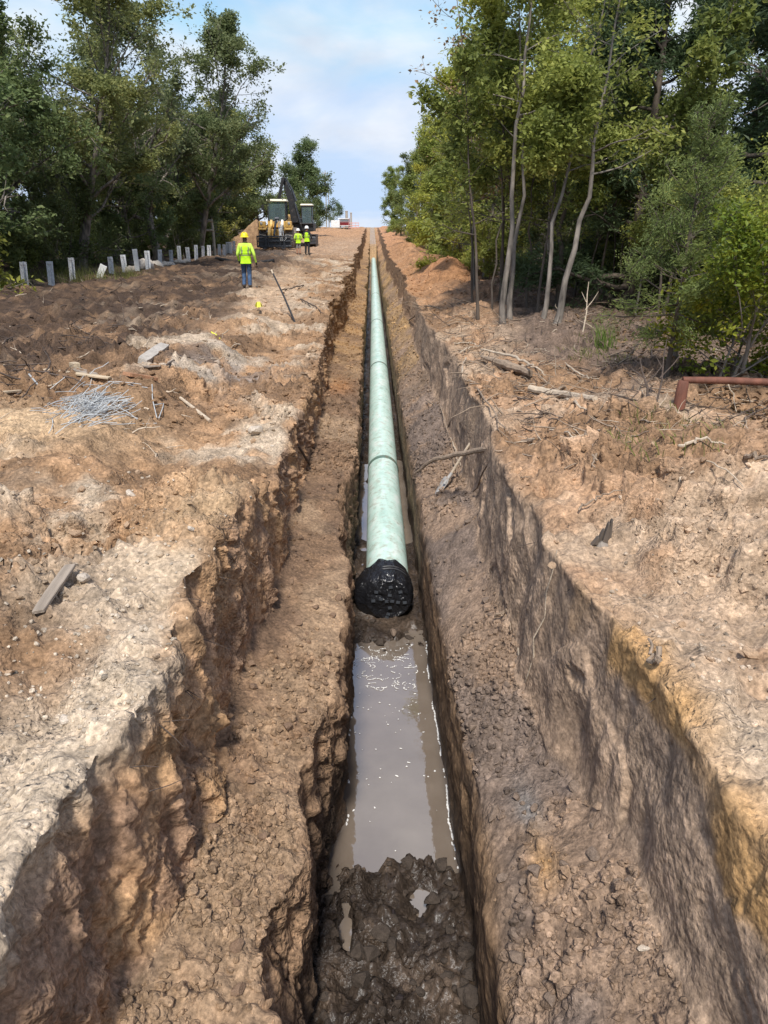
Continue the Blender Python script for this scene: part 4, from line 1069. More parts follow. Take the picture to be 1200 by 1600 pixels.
# rows of the right wood running back along the cut
front = [(4.3, 29.0, 'bushyA', 0.78, (0.95, 0.95, 0.85)), (5.6, 24.0, 'thinA', 0.95, (1, 1, 0.9)), (4.1, 34.5, 'bushyB', 0.95, (1.15, 1.1, 0.8)), (4.4, 40.5, 'bushyA', 0.84, (0.95, 1.0, 0.9)),
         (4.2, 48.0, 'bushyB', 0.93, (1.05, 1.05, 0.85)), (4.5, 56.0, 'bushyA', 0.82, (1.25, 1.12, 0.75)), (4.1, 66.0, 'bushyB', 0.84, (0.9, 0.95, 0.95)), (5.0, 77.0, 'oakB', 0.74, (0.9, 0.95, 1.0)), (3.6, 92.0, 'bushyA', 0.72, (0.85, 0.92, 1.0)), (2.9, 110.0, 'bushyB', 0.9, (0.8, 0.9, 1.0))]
words = ['low bushy tree behind the orange dirt mound', 'thin leafy tree behind the paired grey trunks', 'bright bushy tree left of the paired trunks', 'green bushy tree second along the right wood edge',
         'mid-green bushy tree halfway down the right wood edge', 'yellow-green bushy tree of the right wood edge', 'grey-green tree towards the far end of the right wood', 'dark rounded tree rising at the far end of the right wood',
         'far bushy tree overhanging the trench line', 'farthest small tree at the end of the right wood']
for k, (X_, Y_, p_, s_, t_) in enumerate(front):
    put('bushy_tree', p_, X_, Y_, rz=k * 1.3, s=s_, tint=(t_[0] * 1.18, t_[1] * 1.12, t_[2]), label=words[k], group=G_R)
for k in range(30):
    Yk = 19 + 80 * (k + rngt.random()) / 30; Xk = 7.4 + rngt.uniform(0, 8.5)
    if Yk < 24: Xk += 2.0
    pk = ['bushyA', 'oakB', 'cedar', 'bushyB', 'oakA', 'thinA'][int(rngt.integers(0, 6))]
    v = rngt.uniform(0.9, 1.35)
    put('cedar_tree' if pk == 'cedar' else 'broadleaf_tree', pk, Xk, Yk, rz=rngt.uniform(0, 6.28), s=rngt.uniform(0.85, 1.08) * (0.8 if Yk > 45 else 1.0), tint=(v * 1.1, v * 1.06, v * 0.9),
        label={'cedar': 'dark cedar', 'thinA': 'thin-stemmed tree', 'bushyA': 'bushy tree', 'bushyB': 'low bushy tree'}.get(pk, 'broad leafy tree') + ' deep in the right wood, ' + ('behind the grey front trunks' if Yk < 36 else 'behind the dirt mound' if Yk < 60 else 'towards the hill crest'), group='inner trees of the right wood')
for k in range(30):
    px = rngt.uniform(740, 1080); py = rngt.uniform(425, 500)
    x0, y0, z0 = on(px, py)
    v = rngt.uniform(0.6, 1.1)
    plant_tree('sapling', PR_['sapling'], (x0, y0, z0 - 0.05), rz=rngt.uniform(0, 6), s=rngt.uniform(0.7, 1.35), tint=(v, v, v * 0.85),
               label='thin dark-stemmed sapling among the right wood trunks', cat='sapling', group='saplings in the right wood')
for k in range(16):
    Yk = 20 + 55 * k / 16; Xk = 4.6 + rngt.uniform(0, 3.0) + (1.8 if Yk < 26 else 0)
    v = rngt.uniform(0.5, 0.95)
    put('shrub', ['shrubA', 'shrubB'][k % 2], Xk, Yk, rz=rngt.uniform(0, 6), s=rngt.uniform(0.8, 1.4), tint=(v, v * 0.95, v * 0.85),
        label='dusky shrub under the trees of the right wood', cat='shrub', group='shrubs under the right wood')
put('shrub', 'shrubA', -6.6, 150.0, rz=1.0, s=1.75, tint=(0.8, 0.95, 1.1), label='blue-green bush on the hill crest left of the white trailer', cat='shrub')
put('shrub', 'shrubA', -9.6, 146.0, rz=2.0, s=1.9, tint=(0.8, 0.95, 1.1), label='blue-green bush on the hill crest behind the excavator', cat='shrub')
# ------------------------------------------------------------------ guardrail posts along the haul road
def post_mesh():
    mb = MB()
    w, d, t, h = 0.15, 0.11, 0.014, 1.15      # rolled steel section: web with two flanges
    mb.box((0, 0, h / 2 - 0.35), (t, d, h)); mb.box((-0.035, -d / 2 - t / 2, h / 2 - 0.35), (0.13, t, h)); mb.box((0.035, d / 2 + t / 2, h / 2 - 0.35), (0.13, t, h))
    return mb
posts = [(40, 449, 38, 0.06), (81, 447, 36, 0.05), (114, 437, 32, 0.05), (175, 431, 28, 0.02), (196, 428, 28, -0.03), (232, 422, 28, 0.03), (250, 418, 26, 0.08), (268, 413, 22, 0.04), (281, 409, 22, 0.02), (295, 409, 21, -0.03), (307, 407, 20, 0.04),
         (318, 406, 20, 0.04), (327, 404, 19, 0.05), (336, 403, 18, 0.0), (343, 400, 17, 0.05), (350, 398, 17, 0.06), (356, 397, 16, 0.05), (361, 396, 16, 0.0), (366, 394, 16, 0.03)]
pm = None
ordn = ['first', 'second', 'third', 'fourth', 'fifth', 'sixth', 'seventh', 'eighth', 'ninth', 'tenth', 'eleventh', 'twelfth', 'thirteenth', 'fourteenth', 'fifteenth', 'sixteenth', 'seventeenth', 'eighteenth', 'nineteenth']
for k, (px, py, hh, ln) in enumerate(posts):
    x, y_, z = on(px, py)
    dpt = np.dot(np.array((x, y_, z)) - CAM, FWD)
    H1 = hh / F_PX * dpt * 1.02
    if pm is None:
        o = post_mesh().build('guardrail_post', M['galv']); pm = o
    else:
        o = pm.copy(); COL.objects.link(o)
    o.location = (x, y_, z); o.rotation_euler = (random.Random(k).uniform(-.05, .05), ln + random.Random(k).uniform(-.02, .02), random.Random(k + 9).uniform(-0.25, 0.25))
    o.scale = (1, 1, H1 / 0.8)
    tag(o, f'galvanised steel guardrail post, {ordn[k]} from the left picture edge', 'post', 'guardrail posts along the haul road')
x, y_, z = on(215, 424)
mb = MB(); mb.box((0, 0, 0.4), (0.2, 0.03, 1.1), taper=(1.12, 1)); mb.box((-0.09, 0.03, 0.4), (0.02, 0.07, 1.1)); mb.box((0.09, 0.03, 0.4), (0.02, 0.07, 1.1))
tag(mb.build('marker_post', M['white'], loc=(x, y_, z), rot=(0, -0.03, 0.1), bevel=0.006), 'bright white plastic marker post between steel posts beside the sandbags', 'post')
x, y_, z = on(155, 435)
mb = MB(); mb.box((0, 0, 0.25), (0.24, 0.03, 0.6), taper=(1.2, 1)); mb.box((-0.1, 0.03, 0.25), (0.02, 0.06, 0.6)); mb.box((0.1, 0.03, 0.25), (0.02, 0.06, 0.6))
tag(mb.build('marker_post', M['white'], loc=(x, y_, z), rot=(0.15, 0.5, 0.2), bevel=0.006), 'short white plastic marker post leaning over to the right', 'post')
def sack(px, py, L_, W_, Hh, rz, label, seed):
    x, y_, z = on(px, py)
    nu, nv = 24, 12; V = []
    for i in range(nu):
        u = -1 + 2 * i / (nu - 1)
        prof_ = (1 - abs(u) ** 3.2) ** 0.5 if abs(u) < 1 else 0.0
        prof_ = max(prof_, 0.03)
        for j in range(nv):
            a = 2 * math.pi * j / nv
            nz = 1 + 0.12 * float(vnoise(np.array(u * 3.0 + seed), np.array(math.cos(a) * 2), np.array(math.sin(a) * 2), seed))
            V.append((u * L_ / 2, math.cos(a) * W_ / 2 * prof_ * nz, max(-0.03, Hh * (0.42 + 0.58 * math.sin(a)) * prof_ * nz)))
    Fc = [(i * nv + j, i * nv + (j + 1) % nv, (i + 1) * nv + (j + 1) % nv, (i + 1) * nv + j) for i in range(nu - 1) for j in range(nv)]
    o = link('sandbag', np_mesh('sandbag', np.array(V), np.array(Fc), True, (M['sack'],)), loc=(x, y_, z), rot=(0, 0, rz))
    tag(o, label, 'sandbag', 'sandbags by the guardrail posts')
sack(207, 427, 0.75, 0.5, 0.34, 0.2, 'pale sandbag slumped left of the bright white marker post', 1)
sack(226, 420, 1.0, 0.55, 0.5, 0.9, 'largest pale sandbag, standing up behind the white marker post', 2)
sack(243, 421, 0.9, 0.5, 0.42, 0.1, 'pale sandbag right of the sixth steel post', 3)
sack(262, 416, 0.9, 0.42, 0.3, 0.5, 'flat pale sandbag at the foot of the eighth steel post', 4)
sack(280, 411, 0.8, 0.4, 0.26, 0.2, 'small pale sandbag beyond the eighth post', 5)
sack(291, 409, 0.5, 0.4, 0.24, 0.7, 'little round pale sandbag by the tenth post', 6)

# timber frame behind the posts
x, y_, z = on(322, 402)
fr = empty('timber_frame', (x, y_ - 0.8, z), 0.15)
tag(fr, 'weathered timber frame of two posts and two rails against the left wood', 'frame')
M['timber'] = simple_mat('weathered_timber', (0.34, 0.31, 0.25), 0.9, var=0.3, scale=8, bump=0.5, stretch=(1, 1, 0.2))
for s_ in (-1, 1):
    mb = MB(); mb.tube([(s_ * 0.78 - 0.04, 0, -0.3), (s_ * 0.76, 0, 1.2), (s_ * 0.72, 0, 2.45)], [0.1, 0.095, 0.085], 10); mb.build('post', M['timber'], fr, smooth=True)
for h_, r_ in ((2.3, 0.09), (1.72, 0.08)):
    mb = MB(); mb.tube([(-0.85, -0.14, h_), (0.0, -0.15, h_ + 0.01), (0.8, -0.14, h_ + 0.02)], r_, 10); mb.build('rail', M['timber'], fr, smooth=True)

# ------------------------------------------------------------------ people
def skin_mesh(joints, edges, root_i, sub=2):
    me = bpy.data.meshes.new('tmp'); me.from_pydata([j[0] for j in joints], edges, [])
    o = link('tmp', me)
    o.modifiers.new('skin', 'SKIN')
    for i, j in enumerate(joints):
        r = j[1]; sv = me.skin_vertices[0].data[i]
        sv.radius = (r, r) if isinstance(r, (int, float)) else r
        sv.use_root = (i == root_i)
    md = o.modifiers.new('sub', 'SUBSURF'); md.levels = sub; md.render_levels = sub
    dg = bpy.context.evaluated_depsgraph_get(); dg.update()
    res = bpy.data.meshes.new_from_object(o.evaluated_get(dg))
    bpy.data.objects.remove(o); bpy.data.meshes.remove(me)
    return res

def person(loc, rz, label, pose, hat, vest, sleeves, trousers, hands, skin, shoes, scale=1.0, group=None, shorts=False, seated=False):
    """faces +Y in its own frame; pose gives the joint positions of arms and legs"""
    root = empty('person', loc, rz); root.scale = (scale,) * 3
    tag(root, label, 'person', group)
    J = []; E = []; reg = []
    def j(p, r, parent=None):
        J.append((p, r)); i = len(J) - 1
        if parent is not None: E.append((parent, i))
        return i
    hz = pose.get('hip', 0.96)
    pel = j((0, 0, hz), (0.15, 0.11)); sp = j((0, 0.01, hz + 0.18), (0.145, 0.105), pel); ch = j((0, 0.0, hz + 0.38), (0.175, 0.12), sp)
    nk = j((0, 0.0, hz + 0.53), (0.075, 0.07), ch); hb = j((0, 0.03, hz + 0.64), (0.075, 0.085), nk); hc = j((0, 0.035, hz + 0.72), (0.085, 0.1), hb); ht = j((0, 0.03, hz + 0.80), (0.07, 0.08), hc)
    nose = j((0, 0.145, hz + 0.69), 0.018, hc)
    for s_ in (-1, 1):
        A = pose['armL' if s_ < 0 else 'armR']; Lg = pose['legL' if s_ < 0 else 'legR']
        sh = j((s_ * 0.19, 0.0, hz + 0.47), 0.07, ch)
        el = j(A[0], 0.052, sh); wr = j(A[1], 0.036, el)
        v = (Vector(A[1]) - Vector(A[0])).normalized(); pm_ = Vector(A[1]) + v * 0.07
        pal = j(tuple(pm_), (0.042, 0.02), wr)
        side = Vector((0, 1, 0)) if abs(v.y) < 0.7 else Vector((0, 0, 1))
        for q, (off, ln_) in enumerate(((-0.03, 0.065), (-0.01, 0.08), (0.01, 0.075), (0.03, 0.06))):
            f1 = j(tuple(pm_ + side * off + v * 0.05), 0.0095, pal); f2 = j(tuple(pm_ + side * off + v * (0.05 + ln_ * 0.7) + Vector((-s_ * 0.02, 0, 0))), 0.008, f1)
        th = j(tuple(pm_ + side * 0.05 + v * 0.005), 0.011, pal); j(tuple(pm_ + side * 0.07 + v * 0.045), 0.009, th)
        hp = j((s_ * 0.09, 0.0, hz - 0.08), 0.108, pel)
        kn = j(Lg[0], 0.08, hp); an = j(Lg[1], 0.066, kn)
        t_ = Vector(Lg[2]); j(tuple(t_), 0.042, an)
    me = skin_mesh(J, E, pel)
    for mt in (skin, sleeves, trousers, hands, shoes):
        me.materials.append(mt)
    mi = []
    wr_ = [Vector(pose['armL'][1]), Vector(pose['armR'][1])]
    an_ = [Vector(pose['legL'][1]), Vector(pose['legR'][1])]
    kn_ = [Vector(pose['legL'][0]), Vector(pose['legR'][0])]
    for p in me.polygons:
        c = p.center
        if c.z > hz + 0.545: k_ = 0
        elif min((c - w).length for w in wr_) < 0.02 + 0.2 * (0 if min((c - w).length for w in wr_) > 0.2 else 1) and abs(c.x) > 0.2 and (c - wr_[0 if c.x < 0 else 1]).dot((wr_[0 if c.x < 0 else 1] - Vector(pose['armL' if c.x < 0 else 'armR'][0]))) > -0.002: k_ = 3
        elif c.z < min(a.z for a in an_) + 0.06 and not seated or (min((c - a).length for a in an_) < 0.1 and c.z < max(a.z for a in an_) + 0.03): k_ = 4
        elif c.z < hz + 0.03 and not (abs(c.x) > 0.2 and c.z > hz - 0.35 and not seated):
            k_ = 0 if (shorts and c.z < kn_[0].z + 0.02) else 2
        else: k_ = 1
        mi.append(k_)
    me.polygons.foreach_set('material_index', mi); me.polygons.foreach_set('use_smooth', [True] * len(me.polygons))
    me.name = 'body'; link('body', me, root)
    # vest: torso shell, open at the arms, with reflective bands
    if vest:
        VJ = [((0, 0.0, hz - 0.1), (0.185, 0.15)), ((0, 0.005, hz + 0.05), (0.185, 0.145)), ((0, 0.01, hz + 0.2), (0.18, 0.14)), ((0, 0.0, hz + 0.38), (0.205, 0.15)), ((0, 0, hz + 0.485), (0.15, 0.1))]
        vm_ = skin_mesh(VJ, [(0, 1), (1, 2), (2, 3), (3, 4)], 1, 3)
        vm_.materials.append(vest); vm_.materials.append(M['stripe'])
        mi = []
        for p in vm_.polygons:
            c = p.center
            band = abs(c.z - (hz + 0.16)) < 0.03
            strap = abs(abs(c.x) - 0.115) < 0.028 and c.z > hz + 0.16
            mi.append(1 if band or strap else 0)
        vm_.polygons.foreach_set('material_index', mi); vm_.polygons.foreach_set('use_smooth', [True] * len(vm_.polygons))
        vm_.name = 'vest'; link('vest', vm_, root)
    if hat:
        mb = MB(); hh = hz + 0.72
        mb.lathe([(0.002, 0.17), (0.04, 0.165), (0.08, 0.148), (0.11, 0.115), (0.125, 0.07), (0.13, 0.03), (0.135, 0.022), (0.165, 0.012), (0.166, 0.006), (0.13, 0.008)][::-1], (0, 0.02, hh), 'z', 24)
        mb.box((0, 0.02, hh + 0.165), (0.03, 0.2, 0.02)); mb.box((0, 0.19, hh + 0.008), (0.16, 0.06, 0.012))
        mb.build('hard_hat', hat, root, smooth=True)
    return root

x, y_, z = on(387, 452)
person((x, y_, z), 0.05, 'worker in yellow hard hat, lime vest and blue jeans walking away, nearest of the workers',
       dict(hip=0.95, armL=((-0.27, -0.02, 1.13), (-0.25, 0.16, 0.93)), armR=((0.29, -0.05, 1.14), (0.33, 0.08, 0.88)),
            legL=((-0.10, 0.13, 0.5), (-0.11, -0.02, 0.1), (-0.12, 0.14, 0.04)), legR=((0.09, 0.06, 0.51), (0.1, -0.12, 0.1), (0.11, 0.04, 0.04))),
       M['hat_yellow'], M['lime'], M['lime_pale'], M['denim'], M['dark_cloth'], M['skin_dark'], M['boot'], 1.03, 'workers on the haul road')
x, y_, z = on(467, 399)
person((x, y_, z), 0.1, 'worker in white hard hat, lime vest and shorts, left of the pair by the loader',
       dict(hip=0.93, armL=((-0.28, 0.0, 1.12), (-0.22, 0.2, 1.0)), armR=((0.27, 0.03, 1.12), (0.2, 0.22, 1.02)),
            legL=((-0.1, 0.02, 0.49), (-0.11, 0.0, 0.09), (-0.12, 0.15, 0.04)), legR=((0.1, 0.02, 0.49), (0.11, -0.03, 0.09), (0.13, 0.12, 0.04))),
       M['hat_white'], M['lime'], M['lime_pale'], M['grey_cloth'], M['skin'], M['skin'], M['boot'], 1.0, 'workers on the haul road', shorts=True)
x, y_, z = on(480.5, 398)
person((x, y_, z), -0.12, 'worker in white hat, lime vest and black trousers, right of the pair',
       dict(hip=0.95, armL=((-0.27, 0.03, 1.12), (-0.2, 0.22, 1.0)), armR=((0.3, -0.02, 1.13), (0.26, 0.18, 1.0)),
            legL=((-0.11, 0.06, 0.5), (-0.13, 0.03, 0.09), (-0.14, 0.18, 0.04)), legR=((0.1, 0.0, 0.5), (0.11, -0.08, 0.09), (0.12, 0.08, 0.04))),
       M['hat_white'], M['lime'], M['dark_cloth'], M['dark_cloth'], M['skin'], M['skin'], M['boot'], 1.0, 'workers on the haul road')

# ------------------------------------------------------------------ wheel loader, seen from the front
def wheel(parent, name, c, R_, W_, axis='x', lug=True, rimmat=None):
    mb = MB()
    mb.lathe([(R_ * 0.55, -W_ / 2 * 0.9), (R_ * 0.9, -W_ / 2), (R_ * 0.98, -W_ / 2 * 0.8), (R_, 0), (R_ * 0.98, W_ / 2 * 0.8), (R_ * 0.9, W_ / 2), (R_ * 0.55, W_ / 2 * 0.9)], (0, 0, 0), axis, 28)
    if lug:
        for k in range(22):
            a = 2 * math.pi * k / 22
            for s_ in (-1, 1):
                mb.box((s_ * W_ * 0.25, R_ * 1.0 * math.cos(a + 0.07 * s_), R_ * 1.0 * math.sin(a + 0.07 * s_)), (W_ * 0.5, R_ * 0.1, R_ * 0.09), rot=(a + 0.07 * s_, 0, 0))
    w = mb.build(name, M['tyre'], parent, loc=c, smooth=False)
    mb = MB(); mb.lathe([(R_ * 0.1, -W_ * 0.35), (R_ * 0.5, -W_ * 0.3), (R_ * 0.56, -W_ * 0.46), (R_ * 0.56, W_ * 0.46), (R_ * 0.5, W_ * 0.3), (R_ * 0.1, W_ * 0.35)], (0, 0, 0), axis, 20)
    mb.build('rim', rimmat or M['yellow'], w, smooth=True)
    return w
x, y_, z = on(430, 391)
LY = y_
ld = empty('wheel_loader', (x, y_ + 1.2, gz(x, y_ + 1.2) - 0.02), 0.0)
tag(ld, 'yellow wheel loader facing the camera with a black fork carriage lowered in front', 'loader')
def part(fn, name, mat, parent, bevel=0.02, smooth=False):
    mb = MB(); fn(mb); return mb.build(name, mat, parent, bevel=bevel, smooth=smooth)
for s_ in (-1, 1):
    wheel(ld, 'wheel', (s_ * 1.0, 0.35, 0.72), 0.72, 0.58)
    wheel(ld, 'wheel', (s_ * 1.0, 3.4, 0.72), 0.72, 0.58)
part(lambda m: (m.box((0, 0.5, 1.0), (1.1, 1.7, 0.7)), m.box((0, 3.1, 1.25), (1.7, 2.6, 0.9)), m.box((0, 1.9, 0.85), (0.8, 1.2, 0.5))), 'chassis', M['yellow'], ld, 0.05)
part(lambda m: m.prism([(-0.55, 1.45), (0.35, 1.62), (0.5, 1.48), (-0.55, 1.3)], 'x', -1.3, -0.68), 'fender', M['yellow'], ld, 0.03)
part(lambda m: m.prism([(-0.55, 1.45), (0.35, 1.62), (0.5, 1.48), (-0.55, 1.3)], 'x', 0.68, 1.3), 'fender', M['yellow'], ld, 0.03)
for s_ in (-1, 1):
    part(lambda m: m.box((s_ * 1.0, -0.2, 1.72), (0.5, 0.5, 0.42)), 'headlamp_housing', M['yellow'], ld, 0.04)
    part(lambda m: m.lathe([(0.09, 0), (0.1, -0.03), (0.03, -0.05)], (s_ * 1.05, -0.46, 1.78), 'y', 14), 'headlight', M['pale_steel'], ld, 0, True)
cabp = part(lambda m: m.box((0, 1.7, 1.75), (1.5, 1.35, 0.5)), 'cab_base', M['yellow'], ld, 0.03)
part(lambda m: [m.box((sx * 0.68, sy, 2.65), (0.09, 0.09, 1.5)) for sx in (-1, 1) for sy in (1.08, 2.3)] + [m.box((sx * 0.68, 1.68, 2.65), (0.07, 0.07, 1.5)) for sx in (-1, 1)] + [m.box((0, 1.06, 1.98), (1.4, 0.08, 0.08))], 'cab_frame', M['black'], ld, 0.01)
part(lambda m: m.box((0, 1.68, 3.45), (1.62, 1.55, 0.16), taper=(0.92, 0.92)), 'cab_roof', M['cream'], ld, 0.04)
for nm, c, d in (('windscreen', (0, 1.05, 2.72), (1.28, 0.012, 1.38)), ('side_window', (-0.69, 1.7, 2.7), (0.012, 1.1, 1.4)), ('side_window', (0.69, 1.7, 2.7), (0.012, 1.1, 1.4)), ('rear_window', (0, 2.32, 2.75), (1.28, 0.012, 1.3))):
    part(lambda m: m.box(c, d), nm, M['glass'], ld, 0)
part(lambda m: (m.box((0, 1.9, 2.15), (0.55, 0.5, 0.2)), m.box((0, 2.12, 2.55), (0.5, 0.14, 0.75))), 'seat', M['dark_cloth'], ld, 0.04)
part(lambda m: (m.tube([(0.0 + 0.2 * math.cos(a), 1.45 - 0.1 * math.sin(a), 2.45 + 0.18 * math.sin(a)) for a in np.linspace(0, 6.28, 17)], 0.02, 6), m.tube([(0, 1.3, 2.0), (0, 1.45, 2.45)], 0.03, 6)), 'steering_wheel', M['black'], ld, 0, True)
for s_ in (-1, 1):
    part(lambda m: (m.tube([(s_ * 0.72, 1.05, 3.1), (s_ * 1.05, 0.9, 3.15), (s_ * 1.05, 0.9, 3.0)], 0.018, 6), m.box((s_ * 1.07, 0.9, 2.92), (0.2, 0.05, 0.36))), 'mirror', M['black'], ld, 0.01)
    part(lambda m: m.prism([(0.7, 2.05), (0.55, 1.7), (-0.7, 1.45), (-1.45, 0.55), (-1.3, 0.4), (-0.45, 1.05), (0.75, 1.45)], 'x', s_ * 0.42 - 0.1, s_ * 0.42 + 0.1), 'lift_arm', M['pale_steel'] if s_ > 0 else M['yellow'], ld, 0.02)
    part(lambda m: m.tube([(s_ * 0.62, 0.2, 0.85), (s_ * 0.6, -0.55, 1.2)], [0.09, 0.07], 10), 'lift_cylinder', M['black'], ld, 0, True)
    part(lambda m: m.lathe([(0.05, 0.0), (0.06, 0.02), (0.06, 0.09), (0.03, 0.1)], (s_ * 0.5, 0.98, 3.46), 'z', 12), 'work_light', M['pale_steel'], ld, 0, True)
part(lambda m: (m.tube([(0.1, 0.3, 2.15), (0.05, -0.6, 1.75), (0.0, -1.4, 0.95)], [0.11, 0.09, 0.08], 10), m.lathe([(0.14, -0.16), (0.16, 0), (0.14, 0.16)], (0.12, -0.1, 2.1), 'x', 14)), 'tilt_link', M['steel'], ld, 0, True)
for hx in (0.22, 0.34, 0.5):
    part(lambda m: m.tube([(hx - 0.05, -0.3, 2.0), (hx + 0.05, -0.8, 1.85), (hx + 0.18, -1.4, 1.1), (hx + 0.3, -1.75, 0.55), (hx + 0.42, -1.7, 0.7), (hx + 0.4, -1.6, 0.95)], 0.028, 6), 'hydraulic_hose', M['pale_steel'], ld, 0, True)
ck = part(lambda m: (m.box((0, -1.62, 0.86), (2.6, 0.1, 0.12)), m.box((0, -1.62, 0.52), (2.6, 0.1, 0.1)), m.box((0, -1.62, 0.16), (2.6, 0.1, 0.14)), m.box((-1.27, -1.6, 0.5), (0.08, 0.14, 0.8)), m.box((1.27, -1.6, 0.5), (0.08, 0.14, 0.8)),
                    m.box((-0.45, -1.6, 0.5), (0.09, 0.12, 0.8)), m.box((0.45, -1.6, 0.5), (0.09, 0.12, 0.8)), m.box((0, -1.5, 0.5), (2.4, 0.05, 0.55))), 'fork_carriage', M['steel'], ld, 0.012)
for fx in (-0.62, 0.78):
    part(lambda m: (m.box((fx, -1.72, 0.45), (0.15, 0.07, 0.95)), m.box((fx, -2.35, 0.035), (0.15, 1.3, 0.06), taper=(1, 0.98))), 'fork', M['steel'], ck, 0.008)
part(lambda m: m.box((-1.0, 3.9, 2.1), (0.12, 0.12, 0.9)), 'exhaust', M['black'], ld, 0.02)
part(lambda m: m.prism([(1.95, 1.6), (4.5, 1.6), (4.55, 2.0), (4.2, 2.25), (2.4, 2.35)], 'x', -0.75, 0.75), 'engine_hood', M['yellow'], ld, 0.05)

# dirt heap left of the loader
x, y_, z = on(385, 391)
V = []; nu, nv = 46, 30
for i in range(nu):
    for jx in range(nv):
        u, v = i / (nu - 1), jx / (nv - 1)
        X_ = -1.9 + 2.9 * u; Y_ = -1.3 + 3.4 * v
        h_ = np.interp(X_, [-1.9, -1.6, 0.75, 0.92, 1.0], [0, 0.55, 2.35, 2.2, 0]) * np.interp(v, [0, 0.12, 0.3, 0.7, 1], [0, 0.93, 1.0, 0.8, 0])
        h_ += 0.1 * float(fbm(np.array(X_ * 2.5), np.array(Y_ * 2.5), np.array(1.0), 4, 71)) * min(1, h_ * 2)
        V.append((X_, Y_, max(h_, -0.1) - 0.08))
q = np.array([(i * nv + jx, (i + 1) * nv + jx, (i + 1) * nv + jx + 1, i * nv + jx + 1) for i in range(nu - 1) for jx in range(nv - 1)])
V = np.array(V)
me = np_mesh('dirt_heap', V, q, True, (M['soil'],), {'soil': np.outer(1 + 0.25 * fbm(V[:, 0] * 2, V[:, 1] * 2, V[:, 2] * 2, 4, 72), (.3, .19, .11)), 'wet': np.zeros(len(V))})
tag(link('dirt_heap', me, loc=(x - 0.2, y_ + 3.0, gz(x, y_ + 3.0))), 'steep brown dirt heap beside the left wheel of the loader', 'dirt heap')

# ------------------------------------------------------------------ excavator behind the loader
Ye = y_ + 7.5
xe = (470 - 578) / F_PX * (Ye * math.cos(PITCH) + 0.7)
ex = empty('excavator', (xe, Ye, gz(xe, Ye) - 0.02), 0.0)
tag(ex, 'dark excavator behind the loader with its boom raised and operator in the cab', 'excavator')
for s_ in (-1, 1):
    tk = part(lambda m: m.prism([(-1.75, 0.45), (-1.6, 0.12), (-1.3, 0.0), (1.3, 0.0), (1.6, 0.12), (1.75, 0.45), (1.6, 0.78), (1.3, 0.92), (-1.3, 0.92), (-1.6, 0.78)], 'x', s_ * 1.15 - 0.3, s_ * 1.15 + 0.3), 'track', M['black'], ex, 0.03)
    for k in range(7):
        part(lambda m: m.box((s_ * 1.15, -1.4 + k * 0.47, 0.93), (0.64, 0.3, 0.05)), 'track_plate', M['steel'], tk, 0)
    for zz in (0.3, 0.62):
        part(lambda m: m.box((s_ * 1.15, -1.7, zz), (0.64, 0.12, 0.2)), 'track_plate', M['steel'], tk, 0)
part(lambda m: (m.box((0, 0.6, 1.55), (2.5, 3.0, 0.7)), m.box((-0.2, 1.5, 2.05), (2.0, 1.2, 0.5)), m.lathe([(0.7, 0), (0.7, 0.3)], (0, 0, 0.92), 'z', 18)), 'house', M['black'], ex, 0.06)
part(lambda m: m.box((-0.85, -0.4, 2.2), (0.7, 1.0, 0.7)), 'tool_box', M['yellow'], ex, 0.05)
part(lambda m: [m.box((0.72 + sx * 0.43, sy, 2.55), (0.08, 0.08, 1.5)) for sx in (-1, 1) for sy in (-1.05, 0.3)] + [m.box((0.72, -1.05, 1.83), (0.9, 0.08, 0.1)), m.box((0.72, -1.05, 3.2), (0.9, 0.08, 0.12)), m.box((0.72, -0.4, 1.82), (0.95, 1.4, 0.08))], 'cab_frame', M['black'], ex, 0.015)
part(lambda m: m.box((0.72, -0.38, 3.33), (1.1, 1.55, 0.13), taper=(0.9, 0.92)), 'cab_roof', M['cream'], ex, 0.04)
for c, d, nm in (((0.72, -1.06, 2.52), (0.78, 0.012, 1.25), 'windscreen'), ((1.16, -0.38, 2.52), (0.012, 1.25, 1.3), 'side_window'), ((0.28, -0.38, 2.52), (0.012, 1.25, 1.3), 'side_window')):
    part(lambda m: m.box(c, d), nm, M['glass'], ex, 0)
part(lambda m: (m.box((0.72, -0.15, 2.1), (0.5, 0.5, 0.2)), m.box((0.72, 0.1, 2.5), (0.48, 0.14, 0.7))), 'seat', M['dark_cloth'], ex, 0.03)
boom = part(lambda m: m.prism([(0.02, 1.9), (-0.08, 3.0), (-0.42, 4.1), (-0.98, 5.35), (-1.2, 5.4), (-1.05, 4.5), (-0.78, 3.4), (-0.62, 1.9)], 'y', -1.3, -0.8), 'boom', M['black'], ex, 0.03)
part(lambda m: (m.tube([(0.15, -1.4, 1.95), (-0.25, -1.42, 3.4)], [0.09, 0.06], 10), m.tube([(0.15, -0.7, 1.95), (-0.25, -0.72, 3.4)], [0.09, 0.06], 10)), 'boom_cylinder', M['steel'], boom, 0, True)
part(lambda m: m.tube([(-0.15, -1.05, 3.6), (-0.5, -1.05, 4.6), (-0.95, -1.15, 5.4)], [0.1, 0.08, 0.05], 10), 'stick_cylinder', M['steel'], boom, 0, True)
stick = part(lambda m: m.prism([(-0.95, 5.45), (-1.25, 5.4), (-1.75, 3.3), (-1.55, 3.2), (-1.15, 4.8)], 'y', -1.62, -1.35), 'stick', M['black'], ex, 0.02)
part(lambda m: m.prism([(-1.5, 3.4), (-1.9, 3.3), (-2.3, 2.8), (-2.2, 2.3), (-1.7, 2.1), (-1.85, 2.6), (-1.55, 2.95)], 'y', -1.9, -1.1), 'bucket', M['steel'], ex, 0.02)
